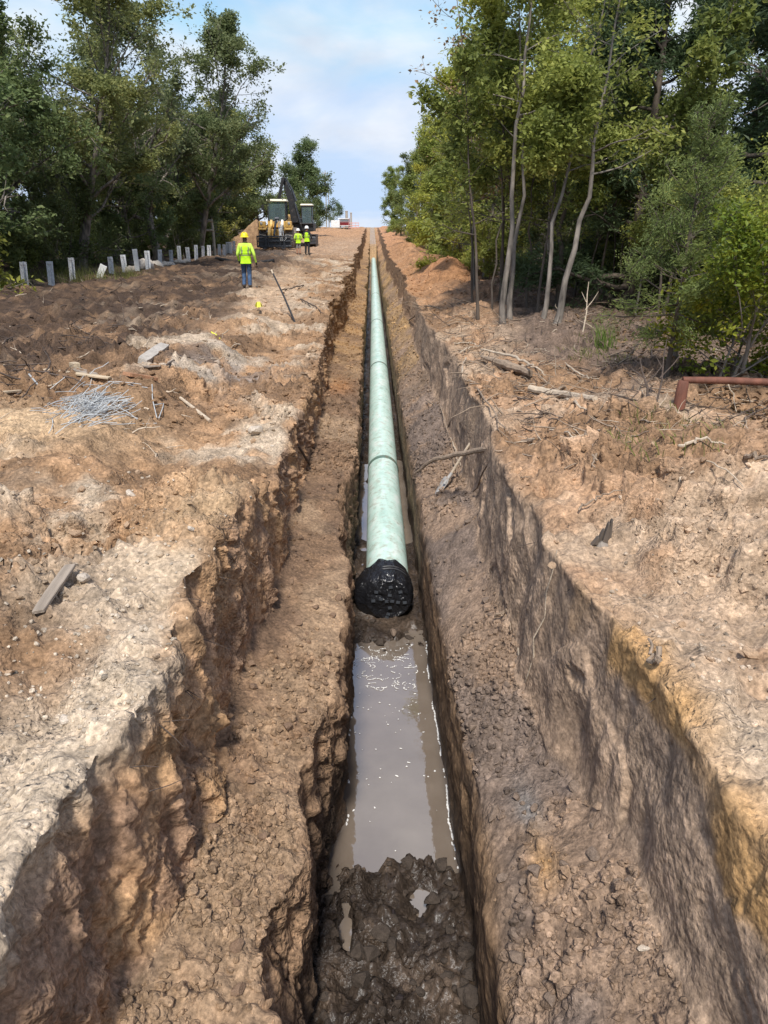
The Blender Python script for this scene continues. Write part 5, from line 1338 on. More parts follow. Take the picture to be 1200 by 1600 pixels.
person((xe + 0.72, Ye - 0.2, gz(xe, Ye) + 1.28), math.pi, 'operator in dark shirt seated in the excavator cab',
       dict(hip=0.93, armL=((-0.27, 0.1, 1.15), (-0.24, 0.35, 1.1)), armR=((0.27, 0.1, 1.15), (0.24, 0.35, 1.1)),
            legL=((-0.12, 0.42, 0.93), (-0.12, 0.5, 0.62), (-0.12, 0.6, 0.6)), legR=((0.12, 0.42, 0.93), (0.12, 0.5, 0.62), (0.12, 0.6, 0.6))),
       None, None, M['grey_cloth'], M['dark_cloth'], M['skin'], M['skin_dark'], M['boot'], 1.0, seated=True)

# ------------------------------------------------------------------ on the hill crest
def crest(px, Y_): X_ = (px - 578) / F_PX * (Y_ * math.cos(PITCH) + 0.3); return X_, Y_, gz(X_, Y_)
c = crest(524.5, 140)
tr = empty('box_trailer', c); tag(tr, 'small white box trailer on the hill crest', 'trailer')
part(lambda m: m.box((0, 0.9, 0.95), (1.5, 1.9, 1.25)), 'trailer_box', M['white'], tr, 0.03)
part(lambda m: (m.box((0, -0.06, 0.95), (1.3, 0.02, 1.1)), m.box((0, -0.08, 0.95), (0.03, 0.03, 1.1))), 'rear_door', M['white'], tr, 0.005)
for s_ in (-1, 1): wheel(tr, 'wheel', (s_ * 0.72, 0.9, 0.32), 0.32, 0.18, lug=False, rimmat=M['pale_steel'])
part(lambda m: m.box((0.3, -0.5, 0.4), (1.9, 0.08, 0.08)), 'drawbar', M['pale_steel'], tr, 0.005)
c = crest(538, 141)
tk = empty('pickup_truck', c); tag(tk, 'dark red pickup truck seen from behind on the hill crest', 'truck')
part(lambda m: m.prism([(0, 0.5), (0, 1.15), (1.9, 1.15), (1.9, 0.5)], 'x', -0.95, 0.95), 'truck_bed', M['red'], tk, 0.04)
part(lambda m: m.prism([(1.9, 0.45), (1.9, 1.15), (2.15, 1.8), (3.5, 1.8), (4.1, 1.2), (5.4, 1.1), (5.5, 0.45)], 'x', -0.93, 0.93), 'cab', M['red'], tk, 0.05)
part(lambda m: m.box((0, 1.98, 1.48), (1.5, 0.03, 0.42), rot=(-0.36, 0, 0)), 'rear_window', M['glass'], tk, 0)
part(lambda m: m.box((0, -0.06, 0.55), (1.9, 0.12, 0.16)), 'bumper', M['pale_steel'], tk, 0.02)
part(lambda m: (m.box((0, 1.0, 1.62), (1.75, 0.08, 0.08)), m.box((-0.85, 1.0, 1.38), (0.06, 0.06, 0.5)), m.box((0.85, 1.0, 1.38), (0.06, 0.06, 0.5)), m.box((-0.1, 0.4, 1.72), (1.9, 1.6, 0.12))), 'bed_rack', M['white'], tk, 0.01)
for s_ in (-1, 1):
    part(lambda m: m.box((s_ * 0.87, -0.01, 0.9), (0.12, 0.03, 0.35)), 'tail_lamp', M['red'], tk, 0.01)
    for yy in (0.95, 4.5): wheel(tk, 'wheel', (s_ * 0.82, yy, 0.38), 0.38, 0.25, lug=False, rimmat=M['pale_steel'])
c = crest(553, 138)
fn = empty('barrier_fence', c); tag(fn, 'faded pink barrier fence right of the red truck on the crest', 'fence')
for k in range(4): part(lambda m: m.box((-0.85 + k * 0.57, 0, 0.55), (0.06, 0.05, 1.15)), 'post', M['pink'], fn, 0.005)
for zz in (0.25, 0.6, 1.0): part(lambda m: m.box((0, -0.03, zz), (1.8, 0.03, 0.12)), 'rail', M['pink'], fn, 0.005)
for k, (px, Y_, h_, r_, lab) in enumerate([(510.5, 160, 10.5, 0.09, 'left one of two tall thin utility poles beyond the crest'), (514.5, 165, 10.0, 0.09, 'right one of two tall thin utility poles beyond the crest')]):
    c = crest(px, Y_); up_ = empty('utility_pole', c); tag(up_, lab, 'pole', 'utility poles beyond the crest')
    part(lambda m: m.tube([(0, 0, -0.5), (0.05, 0, h_ * 0.5), (0.0, 0, h_)], [r_ * 1.3, r_, r_ * 0.7], 10), 'shaft', M['timber'], up_, 0, True)
    for zz in (h_ - 0.5, h_ - 1.5): part(lambda m: m.box((0, -0.12, zz), (1.2, 0.1, 0.12)), 'crossarm', M['timber'], up_, 0.005)
for k, (px, h_, lab) in enumerate([(542, 2.9, 'wide grey column behind the red truck'), (549, 2.7, 'pale grey column right of the wide one, behind the red truck')]):
    c = crest(px, 152); mb = MB(); r_ = 0.24 if k == 0 else 0.17
    mb.lathe([(r_, -0.3), (r_, h_), (r_ * 1.15, h_ + 0.02), (r_ * 1.15, h_ + 0.15), (r_ * 0.6, h_ + 0.2)], (0, 0, 0), 'z', 16)
    tag(mb.build('column', M['concrete'], loc=c, smooth=True), lab, 'column')

# ------------------------------------------------------------------ things lying about
def along(name, pts, radii, mat, label, cat, z0=0.0, lift=0.0, sides=8, smooth=True, zs=None, jit=0.0, seed=0, group=None):
    """a pole, pipe or branch laid over the ground through photo pixels"""
    W_ = []
    for k, (px, py) in enumerate(pts):
        if zs is not None and zs[k] is not None:
            x, y_ = px2w(px, py, zs[k]); W_.append(Vector((x, y_, zs[k])))
        else:
            x, y_, z = on(px, py, z0); W_.append(Vector((x, y_, z + lift)))
    rr = np.interp(np.linspace(0, 1, 14), np.linspace(0, 1, len(radii)), radii)
    base = W_[0].copy(); rg = np.random.default_rng(seed)
    tpar = np.linspace(0, 1, len(W_)); fine = []
    for t in np.linspace(0, 1, 14):
        p = Vector([float(np.interp(t, tpar, [w[i] for w in W_])) for i in range(3)])
        fine.append(p - base + Vector(rg.normal(size=3) * jit))
    mb = MB(); mb.tube(fine, [float(v) for v in rr], sides)
    o = mb.build(name, mat, loc=base, smooth=smooth)
    return tag(o, label, cat, group)
along('drain_pipe', [(338, 406), (385, 410), (428, 410)], [0.1, 0.11, 0.1], M['black'], 'black plastic drain pipe lying across the road beyond the walking worker', 'pipe', lift=0.09)
# probe rod stuck in the ground
x, y_, z = on(463, 498)
rd = empty('probe_rod', (x, y_, z)); tag(rd, 'black steel rod with pale tip leaning out of the ground near the worker', 'rod')
dpt = np.dot(np.array((x, y_, z)) - CAM, FWD)
tp = CAM + ray(424, 422) * (dpt + 0.4) - np.array((x, y_, z))
part(lambda m: m.tube([(0.02, -0.01, -0.15), tuple(tp * 0.5), tuple(tp * 0.93)], [0.028, 0.024, 0.02], 8), 'shaft', M['black'], rd, 0, True)
part(lambda m: m.tube([tuple(tp * 0.93), tuple(tp)], [0.022, 0.026], 8), 'tip', M['branch_pale'], rd, 0, True)
def ribbon(px, py, s_, label, seed):
    x, y_, z = on(px, py); rg = np.random.default_rng(seed)
    r0 = empty('marker_flag', (x, y_, z)); tag(r0, label, 'marker')
    part(lambda m: m.tube([(0, 0, -0.08), (0.01, 0, 0.22 * s_)], 0.008, 6), 'stake', M['branch_pale'], r0, 0, True)
    mb = MB()
    for k in range(9):
        a = rg.uniform(0, 6.28); L_ = s_ * rg.uniform(0.07, 0.15); w = s_ * 0.03
        p = [Vector((0, 0, s_ * 0.22)) + Vector((math.cos(a), math.sin(a), 0)) * L_ * t + Vector((0, 0, s_ * (0.05 * math.sin(3 * t) - 0.11 * t * t))) for t in (0, 0.35, 0.7, 1)]
        sd_ = Vector((-math.sin(a), math.cos(a), 0.3)) * w
        V = [v for q_ in p for v in (q_ - sd_, q_ + sd_)]
        mb.add(V, [(2 * i, 2 * i + 1, 2 * i + 3, 2 * i + 2) for i in range(3)])
    o = mb.build('ribbon', M['ribbon'], r0)
    o.modifiers.new('thick', 'SOLIDIFY').thickness = 0.004
ribbon(405, 486, 0.9, 'yellow ribbon tuft on a stake in front of the walking worker', 3)
along('ribbon', [(330, 520), (336, 523), (343, 530)], [0.018, 0.022, 0.012], M['ribbon'], 'small yellow ribbon scrap lying flat on the grey bank', 'ribbon', lift=0.01, sides=4, jit=0.006)

def board(name, p0, p1, w, t, mat, label, cat='board', z0=0.0, lift=0.02, tilt=0.0):
    a = Vector(on(*p0, z0)); b = Vector(on(*p1, z0)); mid = (a + b) / 2; d = b - a
    L_ = d.length
    rg = random.Random(hash(label) % 1000)
    n_ = 8; V = []; Fc = []
    for i in range(n_ + 1):
        u = -L_ / 2 + L_ * i / n_
        wv = w * (1 + rg.uniform(-0.04, 0.04)) * (0.9 if i in (0, n_) else 1)
        e = rg.uniform(-0.015, 0.015) if i in (0, n_) else 0
        bow = 0.003 * math.sin(math.pi * i / n_)
        for yy, zz in ((-wv / 2, -t / 2), (wv / 2, -t / 2), (wv / 2, t / 2), (-wv / 2, t / 2)): V.append((u + e * (1 if yy > 0 else -1), yy, zz + bow))
    for i in range(n_):
        for k in range(4): Fc.append((i * 4 + k, i * 4 + (k + 1) % 4, (i + 1) * 4 + (k + 1) % 4, (i + 1) * 4 + k))
    Fc += [(3, 2, 1, 0), (n_ * 4, n_ * 4 + 1, n_ * 4 + 2, n_ * 4 + 3)]
    me = bpy.data.meshes.new(name); me.from_pydata(V, [], Fc); me.materials.append(mat)
    o = link(name, me, loc=mid + Vector((0, 0, lift + t / 2)))
    o.rotation_euler = (tilt, -math.atan2(d.z, math.hypot(d.x, d.y)), math.atan2(d.y, d.x))
    o.modifiers.new('bevel', 'BEVEL').width = 0.004
    return tag(o, label, cat)
board('board', (68, 577), (172, 595), 0.10, 0.03, M['wood_pale'], 'long pale broken board lying behind the heap of tie rods')
board('board', (118, 586), (150, 592), 0.14, 0.02, M['wood_grey'], 'short grey board tucked under the long pale board')
board('wood_block', (112, 566), (122, 578), 0.1, 0.08, M['wood_pale'], 'short pale wood block behind the long board', 'wood block')
board('board', (62, 970), (113, 902), 0.07, 0.025, M['wood_grey'], 'weathered grey plank lying on gravel at the lower left')
board('slab', (198, 592), (244, 597), 0.16, 0.05, M['brick'], 'reddish clay slab on the bank crest behind the tie rods', 'slab')
board('concrete_block', (222, 562), (258, 551), 0.17, 0.1, M['concrete'], 'grey concrete block lying tilted among rubble on the bank', 'block', tilt=0.3)
board('board', (0, 614), (32, 618), 0.08, 0.03, M['wood_pale'], 'pale board end at the left picture edge')
board('board', (215, 574), (242, 580), 0.2, 0.025, M['wood_grey'], 'dark flat scrap in front of the concrete block')
along('pole', [(282, 624), (328, 657)], [0.022, 0.026], M['branch_pale'], 'peeled straight stick lying down the bank right of the tie rods', 'stick', lift=0.03)
along('stick', [(46, 588), (60, 612)], [0.013, 0.012], M['rod'], 'single pale rod standing askew left of the tie rod heap', 'rod', lift=0.06)
along('bar', [(262, 580), (283, 566)], [0.016, 0.018], M['branch_dark'], 'short dark bar stuck on the crest right of the concrete block', 'bar', lift=0.05)
along('rod', [(440, 648), (462, 690), (484, 726)], [0.018, 0.018], M['branch_dark'], 'dark rod leaning down the left trench wall', 'rod', zs=[0.02 + gz(*px2w(440, 648, -0.3)), -0.6, -1.15])

along('bent_rod', [(238, 604), (240, 640), (246, 655), (258, 640), (240, 632)], [0.007] * 5, M['rod'], 'single bent silvery rod lying right of the tie rod heap', 'rod', lift=0.03, sides=6)
# heap of steel tie rods: every rod a part
x, y_, z = on(140, 645)
hp = empty('tie_rod_heap', (x, y_, z)); tag(hp, 'heap of loose thin silvery tie rods dumped on the bank at left', 'rods')
rg = np.random.default_rng(12)
for cseed in range(6):
    pass
rodm = []
for k in range(8):
    L_ = rg.uniform(0.28, 0.5); b1 = rg.normal(size=2) * 0.012
    mb = MB(); mb.tube([(-L_ / 2, 0, 0), (-L_ / 6, b1[0], 0.012), (L_ / 6, b1[1], 0.012), (L_ / 2, 0, 0)], 0.0048, 5)
    me = bpy.data.meshes.new('rod'); me.from_pydata(mb.v, [], mb.f); me.materials.append(M['rod']); rodm.append(me)
for k in range(210):
    px = rg.normal(142, 27); py = 638 + rg.normal(0, 11)
    if k > 188: px, py = rg.uniform(60, 235), rg.uniform(590, 680)
    xx, yy, zz = on(float(px), float(py))
    cen_ = math.exp(-((px - 145) / 40) ** 2)
    az = rg.normal(1.15, 0.5) if px < 165 else rg.normal(0.5, 0.4)
    o = link('rod', rodm[k % 8], hp, (xx - x, yy - y_, zz - z + 0.015 + cen_ * rg.uniform(0, 0.13)), (rg.uniform(0, 6), rg.normal(0, 0.28), az), float(rg.uniform(0.8, 1.15)))

# ------------------------------------------------------------------ right side: rail, shovel, branches, roots
x, y_, z = on(1060, 640)
rl = empty('log_rail', (x, y_, z)); tag(rl, 'low reddish log rail on a short round post at the wood edge', 'rail')
part(lambda m: m.tube([(0.0, 0, -0.15), (0.01, 0.01, 0.18), (0.02, 0.02, 0.30), (0.022, 0.02, 0.32)], [0.068, 0.064, 0.06, 0.05], 14), 'post', M['wood_red'], rl, 0, True)
part(lambda m: m.tube([(0.02, 0.05, 0.325), (0.5, 0.03, 0.32), (1.2, -0.03, 0.30), (2.2, -0.1, 0.28)], [0.036, 0.04, 0.04, 0.042], 12), 'rail', M['wood_red'], rl, 0, True)
part(lambda m: m.tube([(1.9, -0.08, -0.15), (1.9, -0.08, 0.28)], [0.065, 0.06], 14), 'post', M['wood_red'], rl, 0, True)

a = Vector((*px2w(688, 766, -1.28), -1.28)); a.z = gz(a.x, a.y) + 0.03
bz = -0.25; b_ = Vector((*px2w(764, 648, bz), bz))
sh = empty('shovel', a); tag(sh, 'long-handled shovel leaning on the right trench wall with its pale blade down', 'shovel')
d = (b_ - a); Ls = d.length; u = d.normalized()
part(lambda m: m.tube([tuple(u * 0.22), tuple(u * (Ls * 0.5) + Vector((0, 0, 0.02))), tuple(u * Ls)], [0.02, 0.019, 0.018], 10), 'handle', M['branch_pale'], sh, 0, True)
side = u.cross(Vector((0, 0, 1))).normalized(); nn = side.cross(u).normalized()
V = []; prof = [(-0.1, 0.02), (-0.04, 0.085), (0.06, 0.11), (0.17, 0.112), (0.205, 0.07)]
for t, w in prof:
    for k in range(7):
        v = -1 + 2 * k / 6
        V.append(u * t + side * w * v + nn * (0.035 * v * v - 0.01))
mb = MB(); mb.add(V, [(i * 7 + k, i * 7 + k + 1, (i + 1) * 7 + k + 1, (i + 1) * 7 + k) for i in range(4) for k in range(6)])
M['blade'] = simple_mat('shovel_blade', (0.42, 0.4, 0.37), 0.55, metal=0.2, var=0.2, scale=12, bump=0.1, dirt=((0.3, 0.22, 0.15), 14.0, 0.55))
bl = mb.build('blade', M['blade'], sh, smooth=True); bl.modifiers.new('thick', 'SOLIDIFY').thickness = 0.006
part(lambda m: m.tube([tuple(u * 0.12 + nn * 0.005), tuple(u * 0.3)], [0.028, 0.022], 10), 'socket', M['blade'], sh, 0, True)

along('root', [(650, 740), (668, 722), (700, 712), (735, 706), (760, 700), (800, 692), (850, 685)], [0.014, 0.026, 0.03, 0.034, 0.032, 0.028, 0.018], M['branch'],
      'long wavy root sticking out across the right bench over the shovel', 'root', zs=[-1.0, -0.78, -0.6, -0.45, -0.3, -0.1, 0.1], jit=0.008, seed=4)
along('branch', [(752, 566), (790, 582), (828, 592)], [0.02, 0.07, 0.05], M['branch'], 'thick split dark branch on the right bank left of the peeled log', 'branch', lift=0.1, jit=0.008, seed=1)
along('branch', [(750, 565), (800, 574), (832, 594)], [0.012, 0.022, 0.015], M['branch_pale'], 'thin pale branch lying over the split dark branch', 'branch', lift=0.2, jit=0.008, seed=2)
along('log', [(826, 612), (870, 622), (930, 630)], [0.045, 0.05, 0.035], M['branch_pale'], 'peeled pale log lying on the right bank', 'log', lift=0.05, jit=0.004, seed=3)
sticks = [((860, 620), (880, 607), (908, 600), .02, 0), ((870, 560), (900, 588), (925, 598), .014, 1), ((815, 572), (838, 583), (852, 592), .016, 1), ((884, 630), (900, 640), (918, 645), .015, 1), ((720, 590), (726, 615), (730, 640), .014, 1), ((700, 600), (712, 608), (722, 624), .01, 1),
          ((710, 540), (735, 538), (752, 546), .013, 1), ((720, 556), (735, 550), (752, 545), .01, 1), ((1135, 690), (1165, 710), (1200, 728), .022, 0), ((1060, 703), (1090, 702), (1130, 706), .012, 1), ((1060, 760), (1100, 735), (1160, 768), .007, 1),
          ((920, 555), (960, 560), (990, 553), .014, 2), ((940, 590), (970, 575), (1000, 540), .014, 2), ((985, 620), (1010, 570), (1020, 520), .013, 2), ((1012, 625), (1022, 575), (1008, 520), .016, 2), ((1110, 560), (1135, 600), (1148, 650), .008, 1), ((860, 682), (884, 690), (900, 698), .01, 1),
          ((665, 632), (690, 640), (720, 636), .012, 0), ((700, 668), (740, 676), (790, 680), .013, 0), ((745, 690), (775, 694), (806, 700), .01, 0), ((915, 690), (930, 715), (925, 735), .012, 0), ((820, 886), (840, 872), (870, 868), .007, 1), ((1030, 1020), (1018, 1055), (1004, 1090), .014, 0),
          ((780, 850), (800, 845), (812, 828), .01, 0), ((905, 800), (930, 788), (970, 775), .008, 0), ((640, 470), (665, 480), (690, 486), .02, 0), ((700, 435), (716, 412), (730, 395), .012, 1), ((470, 470), (490, 480), (505, 492), .02, 2), ((440, 455), (470, 450), (500, 448), .02, 2),
          ((930, 430), (922, 470), (915, 500), .02, 1), ((760, 530), (745, 515), (740, 500), .014, 2), ((620, 585), (632, 590), (650, 588), .01, 0)]
vt = ['brown', 'pale', 'dark']
place = ['on the right bank beside the peeled log', 'at the wood edge', 'on the loose soil']
for k, (p0, p1, p2, r_, mt) in enumerate(sticks):
    px, py = p1
    where = ('hanging on the right trench wall' if (px - 578) / (py - 352) < 0.62 and px > 620 else 'on the left bank' if px < 560 else 'at the right wood edge' if py < 600 else 'on the sunny right bank')
    up_ = [None] * 3
    o = along('stick', [p0, p1, p2], [r_ * 1.1, r_, r_ * 0.5], M[['branch', 'branch_pale', 'branch_dark'][mt]], f'thin {vt[mt]} stick {where}, stick cluster', 'stick', lift=0.05, sides=6, jit=0.012, seed=40 + k, group='loose sticks on the banks')
    o['label'] = f'{vt[mt]} {"thick" if r_ > .017 else "thin"} stick {where}'
# upright dead stems at the wood edge
for k, (p0, p1, r_, lab) in enumerate([((1010, 650), (1000, 560), .014, 'dark upright dead stem left of the red rail post'), ((1022, 640), (1042, 530), .012, 'thin dead stem right of the dark upright stem'), ((910, 520), (920, 440), .014, 'pale dead forked stem left of the grass tuft')]):
    x, y_, z = on(*p0); dpt = np.dot(np.array((x, y_, z)) - CAM, FWD); t_ = CAM + ray(*p1) * dpt - np.array((x, y_, z))
    mb = MB(); mb.tube([(0, 0, -0.05), tuple(t_ * 0.4 + np.array((0.03, 0, 0))), tuple(t_ * 0.75), tuple(t_)], [r_, r_ * .85, r_ * .6, r_ * .3], 6)
    mb.tube([tuple(t_ * 0.45), tuple(t_ * 0.6 + np.array((0.12, 0, 0.03))), tuple(t_ * 0.75 + np.array((0.2, 0, 0.05)))], [r_ * .6, r_ * .45, r_ * .25], 5)
    mb.tube([tuple(t_ * 0.6), tuple(t_ * 0.8 + np.array((-0.1, 0.03, 0)))], [r_ * .5, r_ * .2], 5)
    tag(mb.build('dead_stem', M['branch_pale'] if k == 2 else M['branch_dark'], loc=(x, y_, z), smooth=True), lab, 'stem')
# splintered stump on the right rim
x, y_, z = on(937, 850)
st = empty('stump', (x, y_, z)); tag(st, 'small dark splintered stump standing on the sunny right bank', 'stump')
part(lambda m: m.tube([(0.03, 0, -0.1), (0.02, 0, -0.01), (0.0, 0, 0.02)], [0.08, 0.06, 0.02], 7), 'base', M['bark'], st, 0, True)
for k, (dx, dy, h_, ln) in enumerate([(0.03, 0.0, 0.17, 0.015), (0.055, 0.01, 0.19, 0.012), (0.0, 0.02, 0.11, 0.02), (-0.04, 0.0, 0.06, 0.02)]):
    part(lambda m: m.prism([(dx - 0.022, 0.0), (dx + 0.022, 0.0), (dx + ln + 0.008, h_), (dx + ln - 0.004, h_ * 0.92)], 'y', dy - 0.02, dy + 0.02), 'splinter', M['bark_dark'], st, 0.004)
# ------------------------------------------------------------------ clods, stones, litter and grass
def stone_mesh(seed, flat=0.75, n=2):
    rg = np.random.default_rng(seed)
    t = (1 + 5 ** 0.5) / 2
    V = np.array([(-1, t, 0), (1, t, 0), (-1, -t, 0), (1, -t, 0), (0, -1, t), (0, 1, t), (0, -1, -t), (0, 1, -t), (t, 0, -1), (t, 0, 1), (-t, 0, -1), (-t, 0, 1)], float)
    V /= np.linalg.norm(V, axis=1, keepdims=True)
    Fc = [(0, 11, 5), (0, 5, 1), (0, 1, 7), (0, 7, 10), (0, 10, 11), (1, 5, 9), (5, 11, 4), (11, 10, 2), (10, 7, 6), (7, 1, 8), (3, 9, 4), (3, 4, 2), (3, 2, 6), (3, 6, 8), (3, 8, 9), (4, 9, 5), (2, 4, 11), (6, 2, 10), (8, 6, 7), (9, 8, 1)]
    if n > 1:
        Vl = [tuple(v) for v in V]; cache = {}; F2 = []
        def mid(a, b):
            k = (min(a, b), max(a, b))
            if k not in cache:
                m_ = (np.array(Vl[a]) + np.array(Vl[b])) / 2; Vl.append(tuple(m_ / np.linalg.norm(m_))); cache[k] = len(Vl) - 1
            return cache[k]
        for a, b, c in Fc:
            ab, bc, ca = mid(a, b), mid(b, c), mid(c, a)
            F2 += [(a, ab, ca), (b, bc, ab), (c, ca, bc), (ab, bc, ca)]
        V, Fc = np.array(Vl), F2
    # cut flat facets for an angular break
    for _ in range(11):
        nn = rg.normal(size=3); nn /= np.linalg.norm(nn); d = rg.uniform(0.42, 0.8)
        pr = V @ nn; V = V - np.outer(np.clip(pr - d, 0, None), nn)
    V = V * (1 + rg.normal(size=(len(V), 1)) * 0.06) * np.array((1, rg.uniform(0.7, 1), flat * rg.uniform(0.7, 1.1)))
    return V, np.array(Fc)

def scatter(name, label, pts, sizes, cols, seed, mat, flat=0.75, nshape=10, sink=0.45):
    rg = np.random.default_rng(seed)
    shapes = [stone_mesh(seed * 31 + k, flat, 1) for k in range(nshape)]
    n = len(pts); which = rg.integers(0, nshape, n); VV = []; FF = []; CC = []; o_ = 0
    for k in range(nshape):
        idx = np.where(which == k)[0]
        if len(idx) == 0: continue
        V, Fc = shapes[k]; a = rg.uniform(0, 6.283, len(idx)); c, s_ = np.cos(a), np.sin(a)
        tl = rg.normal(0, 0.35, len(idx))
        W_ = np.repeat(V[None], len(idx), 0) * sizes[idx][:, None, None]
        zt = W_[..., 2] * np.cos(tl)[:, None] + W_[..., 0] * np.sin(tl)[:, None]; xt = W_[..., 0] * np.cos(tl)[:, None] - W_[..., 2] * np.sin(tl)[:, None]
        x_ = xt * c[:, None] - W_[..., 1] * s_[:, None]; y_ = xt * s_[:, None] + W_[..., 1] * c[:, None]
        Q = np.stack([x_, y_, zt], -1) + pts[idx][:, None, :]
        Q[..., 2] += (sizes[idx] * (0.5 - sink))[:, None]
        VV.append(Q.reshape(-1, 3)); CC.append(np.repeat(cols[idx], len(V), 0))
        FF.append((Fc[None] + (np.arange(len(idx)) * len(V))[:, None, None]).reshape(-1, 3) + o_); o_ += len(idx) * len(V)
    V = np.concatenate(VV)
    me = np_mesh(name, V, np.concatenate(FF), False, (mat,), {'soil': np.concatenate(CC), 'wet': np.zeros(len(V))})
    return tag(link(name, me), label, kind='stuff')

M['stone'] = soil_mat('crumb', 0.5, 60.0)
rg = np.random.default_rng(9)
def sample(seg, n, y0, y1, c0=0.0, c1=1.0, bias=1.0, mask=None):
    """random finished-surface points on a strip, denser towards the camera"""
    a, b = start[seg], start[seg + 1]
    j0, j1 = np.searchsorted(Yr, y0), np.searchsorted(Yr, y1) - 1
    jj = (j0 + (j1 - j0) * rg.random(n) ** bias).astype(int)
    if seg == 0: ii = b - ((b - a) * (c0 + (c1 - c0) * rg.random(n))).astype(int)
    else: ii = a + ((b - a) * (c0 + (c1 - c0) * rg.random(n))).astype(int)
    if mask is not None:
        k = mask[jj, ii] > rg.random(n); jj, ii = jj[k], ii[k]
    f = rg.random(len(jj))[:, None]; g_ = rg.random(len(jj))[:, None]
    jn = np.minimum(jj + 1, NR - 1); in_ = np.minimum(ii + 1, NC - 1)
    pt = (P[jj, ii] * (1 - f) + P[jn, ii] * f) * (1 - g_) + (P[jj, in_] * (1 - f) + P[jn, in_] * f) * g_
    return pt, soil[jj, ii]
def mk(seg, n, y0, y1, smin, smax, powr=2.2, tint=1.0, var=0.13, grow_=0.0, **k):
    pt, cl_ = sample(seg, n, y0, y1, **k)
    s_ = (smin + (smax - smin) * rg.random(len(pt)) ** powr) * (1 + grow_ * np.maximum(pt[:, 1] - 6, 0))
    cc = cl_ * tint * (1 + rg.normal(size=(len(pt), 1)) * var)
    return pt, s_, np.clip(cc, 0.02, 0.7)
def gather(L_):
    return [np.concatenate([l[i] for l in L_]) for i in range(3)]
loose = np.clip(rough ** 2.5 + 0.04, 0, 1)
g1 = gather([mk(0, 9000, 1.3, 11, 0.008, 0.045, powr=2.8, c1=0.55, mask=loose, grow_=0.04), mk(0, 3500, 9, 40, 0.015, 0.06, c1=0.8, grow_=0.03, tint=0.95, bias=1.3), mk(8, 9000, 1.3, 11, 0.008, 0.045, powr=2.8, c1=0.55, mask=loose, grow_=0.04),
             mk(8, 2200, 9, 35, 0.015, 0.05, c1=0.6, grow_=0.03, bias=1.3)])
scatter('surface_crumbs', 'loose crumbs of dry earth and gravel over both banks', *g1, 3, M['stone'], sink=0.25)
# pale gravel on the near left bank
ptc, cc_ = sample(0, 6500, 1.3, 7.5, 0.0, 0.5)
keep = np.exp(-((ptc[:, 0] - px2w(120, 1080)[0]) / 0.9) ** 2 - ((ptc[:, 1] - px2w(120, 1080)[1]) / 1.4) ** 2) + 0.9 * np.exp(-((ptc[:, 0] - px2w(40, 940)[0]) / 0.6) ** 2 - ((ptc[:, 1] - px2w(40, 940)[1]) / 0.9) ** 2) + 0.6 * np.exp(-((ptc[:, 0] - px2w(190, 760)[0]) / 0.8) ** 2 - ((ptc[:, 1] - px2w(190, 760)[1]) / 0.8) ** 2) > rg.random(len(ptc))
ptc = ptc[keep]; sz_ = 0.006 + 0.022 * rg.random(len(ptc)) ** 2
scatter('pale_gravel', 'pale broken limestone gravel on the near left bank', ptc, sz_, np.clip(np.array((.4, .33, .25)) * (1 + rg.normal(size=(len(ptc), 1)) * 0.22), .05, .75), 4, M['stone'])
ptc, cc_ = sample(8, 5000, 1.5, 8, 0.02, 0.4)
keep = np.exp(-((ptc[:, 0] - px2w(1180, 1100)[0]) / 0.5) ** 2 - ((ptc[:, 1] - px2w(1180, 1100)[1]) / 0.9) ** 2) + 0.5 * np.exp(-((ptc[:, 0] - px2w(1080, 880)[0]) / 0.5) ** 2 - ((ptc[:, 1] - px2w(1080, 880)[1]) / 0.6) ** 2) > rg.random(len(ptc))
ptc = ptc[keep]
scatter('pale_gravel', 'pale gravel spilled on the sunny right bank', ptc, 0.006 + 0.022 * rg.random(len(ptc)) ** 2, np.clip(np.array((.38, .3, .22)) * (1 + rg.normal(size=(len(ptc), 1)) * 0.22), .05, .75), 5, M['stone'])
g2 = gather([mk(2, 5600, 2.0, 12, 0.008, 0.045, powr=2.8, mask=loose, tint=1.05, grow_=0.03), mk(2, 1200, 10, 40, 0.015, 0.05, grow_=0.02), mk(6, 6400, 2.0, 12, 0.008, 0.045, powr=2.8, mask=loose, tint=0.95, grow_=0.03), mk(6, 1200, 10, 40, 0.015, 0.05, grow_=0.02),
             mk(2, 300, 2.0, 9, 0.006, 0.014, tint=1.5)])
scatter('bench_crumbs', 'loose crumbs of earth on the trench benches', *g2, 6, M['stone'], sink=0.2)
g3 = gather([mk(4, 420, 2.6, Yd + 0.2, 0.012, 0.06, tint=1.1, var=0.2), mk(4, 900, Yc + 0.1, Yp0, 0.008, 0.03, tint=1.2), mk(4, 900, Yp1, 22, 0.012, 0.04)])
scatter('mud_crumbs', 'wet dark mud crumbs on the trench floor', *g3, 7, M['stone'])

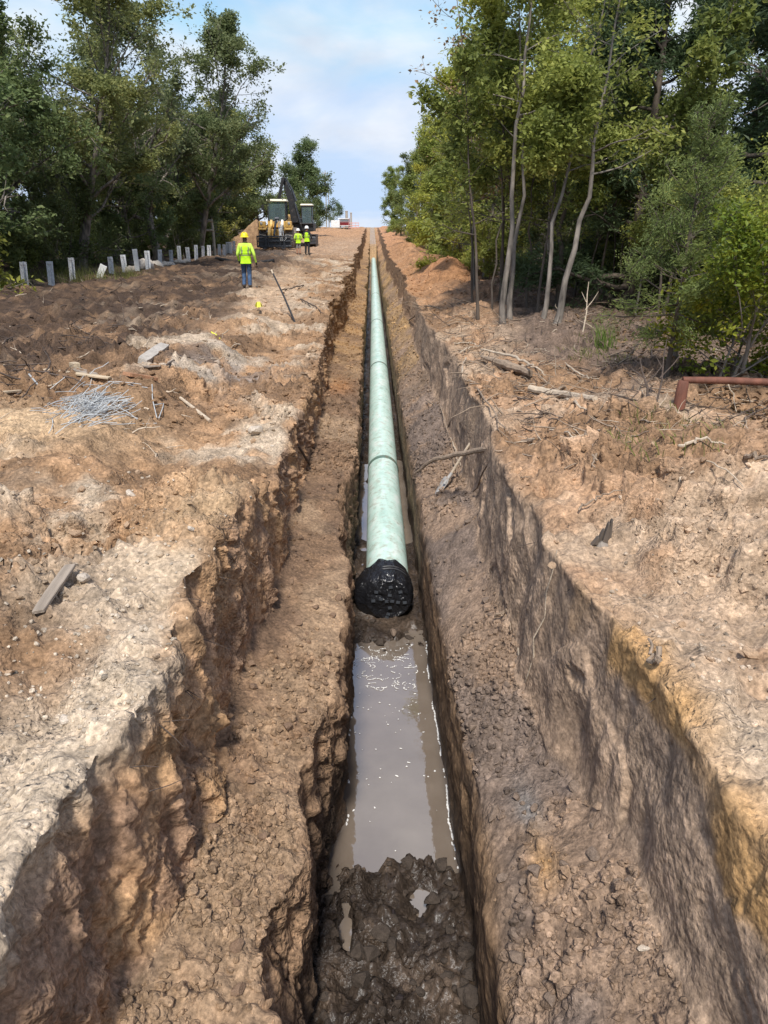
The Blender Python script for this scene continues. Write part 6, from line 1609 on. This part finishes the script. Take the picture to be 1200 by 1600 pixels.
# the larger clods and stones, one object each
shp = []
for k in range(14):
    V, Fc = stone_mesh(900 + k, 0.75, 2)
    me = np_mesh('clod', V, Fc, False, (M['stone'],), {'soil': np.tile(np.array((.2, .145, .105)), (len(V), 1)), 'wet': np.zeros(len(V))}); shp.append(me)
def tinted(col, n=4, seed=0, smooth=False):
    out = []
    for k in range(n):
        V, Fc = stone_mesh(seed + k, 0.78, 2)
        out.append(np_mesh('clod', V, Fc, smooth, (M['stone'],), {'soil': np.tile(np.array(col), (len(V), 1)), 'wet': np.zeros(len(V))}))
    return out
sets = {'bench_l': tinted((.2, .13, .085), 5, 1000), 'bench_r': tinted((.19, .14, .105), 6, 1010), 'mud': tinted((.06, .046, .036), 6, 1020), 'bank': tinted((.38, .26, .165), 5, 1030), 'pale': tinted((.52, .44, .35), 5, 1040)}
rs = random.Random(4)
def clods(seg, n, y0, y1, smin, smax, key, label, group, **k):
    pt, _ = sample(seg, n, y0, y1, **k)
    for p in pt:
        s_ = smin + (smax - smin) * rs.random() ** 2
        o = link('dirt_clod', rs.choice(sets[key]), None, (p[0], p[1], p[2] + s_ * 0.3), (rs.uniform(-.5, .5), rs.uniform(-.5, .5), rs.uniform(0, 6)), s_)
        tag(o, label, 'clod', group)
clods(4, 60, 2.9, Yd + 0.3, 0.035, 0.1, 'mud', 'wet dark mud lump of the mud dam at the near end of the pool', 'mud lumps of the dam')
clods(4, 14, Yc - 0.1, Yc + 0.5, 0.03, 0.08, 'mud', 'wet mud lump in front of the wrapped pipe end', 'mud lumps by the pipe end')
clods(2, 46, 2.4, 9, 0.025, 0.07, 'bench_l', 'brown earth clod lying on the left trench bench', 'clods on the left bench', bias=0.8)
clods(6, 70, 2.4, 10, 0.025, 0.065, 'bench_r', 'grey-brown earth clod lying on the right trench bench', 'clods on the right bench', bias=0.8)
clods(8, 40, 3.0, 10, 0.03, 0.07, 'bank', 'tan earth clod lying on the sunny right bank', 'clods on the right bank', c0=0.05, c1=0.45)
clods(0, 40, 3.0, 12, 0.03, 0.075, 'bank', 'tan earth clod lying on the left bank', 'clods on the left bank', c0=0.05, c1=0.5)
clods(0, 26, 2.5, 9, 0.03, 0.06, 'pale', 'pale limestone rock lying on the left bank', 'pale rocks on the left bank', c0=0.02, c1=0.4)
def rock(px, py, s_, key, label, z0=0.0):
    x, y_, z = on(px, py, z0)
    o = link('rock', rs.choice(sets[key]), None, (x, y_, z + s_ * 0.35), (rs.uniform(-.3, .3), rs.uniform(-.3, .3), rs.uniform(0, 6)), s_)
    tag(o, label, 'rock')
rock(614, 992, 0.075, 'bench_r', 'brown rock lying just in front of the wrapped pipe end', -2.85)
rock(1008, 1472, 0.035, 'pale', 'single white stone on the near right bench', -1.2)
rock(843, 1098, 0.035, 'bank', 'single tan angular stone on the right bench', -1.2)
rock(400, 678, 0.1, 'pale', 'pale pink rock on the left bank near the cut edge')
rock(128, 905, 0.07, 'pale', 'pale rock beside the upper end of the grey plank')
rock(395, 677, 0.07, 'pale', 'small pale rock touching the pale pink rock')

# leaf litter and twigs of the right wood edge, grass tufts
def litter(n, seed):
    rr = np.random.default_rng(seed)
    pt, _ = sample(8, n, 7.0, 40, 0.25, 0.85, 1.25)
    k = (pt[:, 0] - 0.018 * pt[:, 1] > 2.0 + rr.random(len(pt)) * 1.2)
    pt = pt[k]; pt[:, 2] += 0.012
    V, q, lv, _ = leaves_np(pt, rr, 0.085, 0.6, 1.2)
    return V, q, lv
V, q, lv = litter(22000, 3)
o = link('leaf_litter', np_mesh('leaf_litter', V, q, False, (M['leaf_dry'],), {'leaf': lv})); tag(o, 'dry brown fallen leaves over the ground at the right wood edge', kind='stuff'); o.color = (0.9, 0.85, 0.8, 1)
def blades(cen, h, n, spread, seed, name, label, tint, lean=0.35, kind='stuff', cat=None):
    rr = np.random.default_rng(seed); V = []; q = []; lv = []
    for (cx, cy, cz) in cen:
        for _ in range(n):
            a = rr.uniform(0, 6.28); r_ = spread * rr.random() ** 0.6; b_ = np.array((cx + math.cos(a) * r_, cy + math.sin(a) * r_, cz - 0.02))
            hh = h * rr.uniform(0.4, 1.1); ld_ = np.array((rr.normal() * lean, rr.normal() * lean, 1.0)) * hh; w = np.array((-ld_[1] + 0.3, ld_[0] + 0.2, 0)); w = w / np.linalg.norm(w) * 0.006
            m_ = b_ + ld_ * 0.55; t_ = b_ + ld_ + np.array((ld_[0], ld_[1], -0.25 * hh)) * 0.35
            k = len(V); V += [b_ - w, b_ + w, m_ + w * 0.8, m_ - w * 0.8, t_ + w * 0.1, t_ - w * 0.1]; q += [(k, k + 1, k + 2, k + 3), (k + 3, k + 2, k + 4, k + 5)]; lv += [rr.random()] * 6
    o = link(name, np_mesh(name, np.array(V), np.array(q), False, (M['grass'],), {'leaf': np.array(lv)})); o.color = (*tint, 1); tag(o, label, cat, kind=kind); return o
cen = [on(rs.uniform(850, 1000), rs.uniform(495, 570)) for _ in range(40)] + [on(rs.uniform(960, 1180), rs.uniform(640, 710)) for _ in range(30)]
blades(cen, 0.13, 14, 0.2, 1, 'grass', 'thin yellow-green grass at the right wood edge', (0.9, 1.0, 0.7))
x, y_, z = on(945, 545)
blades([(x, y_, z)], 0.6, 70, 0.2, 2, 'grass_tuft', 'tall bright green weed tuft left of the small cedar', (0.75, 1.15, 0.6), 0.18, None, 'weed')
cen = [on(rs.uniform(0, 40), rs.uniform(440, 452)) for _ in range(8)] + [on(rs.uniform(45, 230), rs.uniform(425, 442)) for _ in range(40)]
blades(cen, 0.6, 26, 0.5, 3, 'grass', 'rank grass and weeds around the guardrail posts', (0.85, 0.95, 0.7))
# roots and torn fibres hanging from the cut edges
V_ = MB()
for k in range(80):
    sg = rs.choice([1, 7, 7, 1]); j_ = int(np.searchsorted(Yr, 2.5 + 13 * rs.random()))
    a_, b_ = start[sg], start[sg + 1]
    fr_ = rs.uniform(0.0, 0.35); ii = int(a_ + (b_ - a_) * fr_) if sg == 1 else int(b_ - (b_ - a_) * fr_)
    p = P[j_, ii]; nn = N2[j_, ii]
    L_ = rs.uniform(0.05, 0.22)
    d = Vector((nn[0], rs.uniform(-.8, .8), rs.uniform(-.6, .3))).normalized()
    V_.tube([Vector(p), Vector(p) + d * L_ * 0.5 + Vector((0, 0, -0.01)), Vector(p) + d * L_ + Vector((0, 0, -0.06 * rs.random()))], [0.0032, 0.0024, 0.001], 4, False)
tag(V_.build('torn_rootlets', M['branch_dark']), 'torn rootlets hanging from the cut edges of the trench', kind='stuff')

# brush: broken twigs and root ends strewn over the banks
def brush(name, label, seg, n, y0, y1, c0, c1, r0, mats, seed, lmin=0.15, lmax=0.6, keepf=None):
    rr = np.random.default_rng(seed)
    pt, _ = sample(seg, n, y0, y1, c0, c1, 1.15)
    if keepf is not None: pt = pt[keepf(pt, rr)]
    segs = []
    for p in pt:
        L_ = rr.uniform(lmin, lmax) * rr.uniform(0.5, 1.2); a = rr.uniform(0, 6.28)
        d = np.array((math.cos(a), math.sin(a), rr.normal(0.08, 0.22)))
        w = wander(p + np.array((0, 0, 0.012)), d, L_, 5, rr, 0.18, -0.03)
        r_ = r0 * rr.uniform(0.5, 1.4)
        segs.append((w, np.linspace(r_, r_ * 0.4, 5), 4))
        if rr.random() < 0.5:
            segs.append((wander(w[2], d + rr.normal(size=3) * 0.6, L_ * 0.5, 4, rr, 0.2), np.linspace(r_ * 0.6, r_ * 0.2, 4), 3))
    V, Fc = tubes_np(segs, None)
    tag(link(name, np_mesh(name, V, Fc, True, (mats,))), label, kind='stuff')
brush('brush', 'broken brown twigs and roots strewn over the right bank', 8, 1500, 6.0, 24, 0.0, 0.62, 0.009, M['branch'], 21, keepf=lambda p, r: r.random(len(p)) < 0.25 + 0.75 * sstep(7.5, 9.5, p[:, 1]))
brush('brush', 'dark broken twigs strewn over the right bank', 8, 800, 7.0, 24, 0.05, 0.62, 0.008, M['branch_dark'], 22)
brush('brush', 'thin pale broken twigs strewn over the right bank', 8, 420, 6.5, 20, 0.05, 0.6, 0.006, M['branch_pale'], 23)
brush('brush', 'broken root pieces in the churned soil of the haul road', 0, 900, 9, 34, 0.3, 0.75, 0.013, M['branch_dark'], 24, 0.2, 0.8)
brush('brush', 'pale splinters in the churned soil of the haul road', 0, 260, 8, 30, 0.15, 0.7, 0.012, M['branch_pale'], 25, 0.1, 0.4)
brush('brush', 'dry stems standing thick under the right wood', 8, 700, 14, 32, 0.5, 0.72, 0.007, M['branch'], 26, 0.5, 1.4)
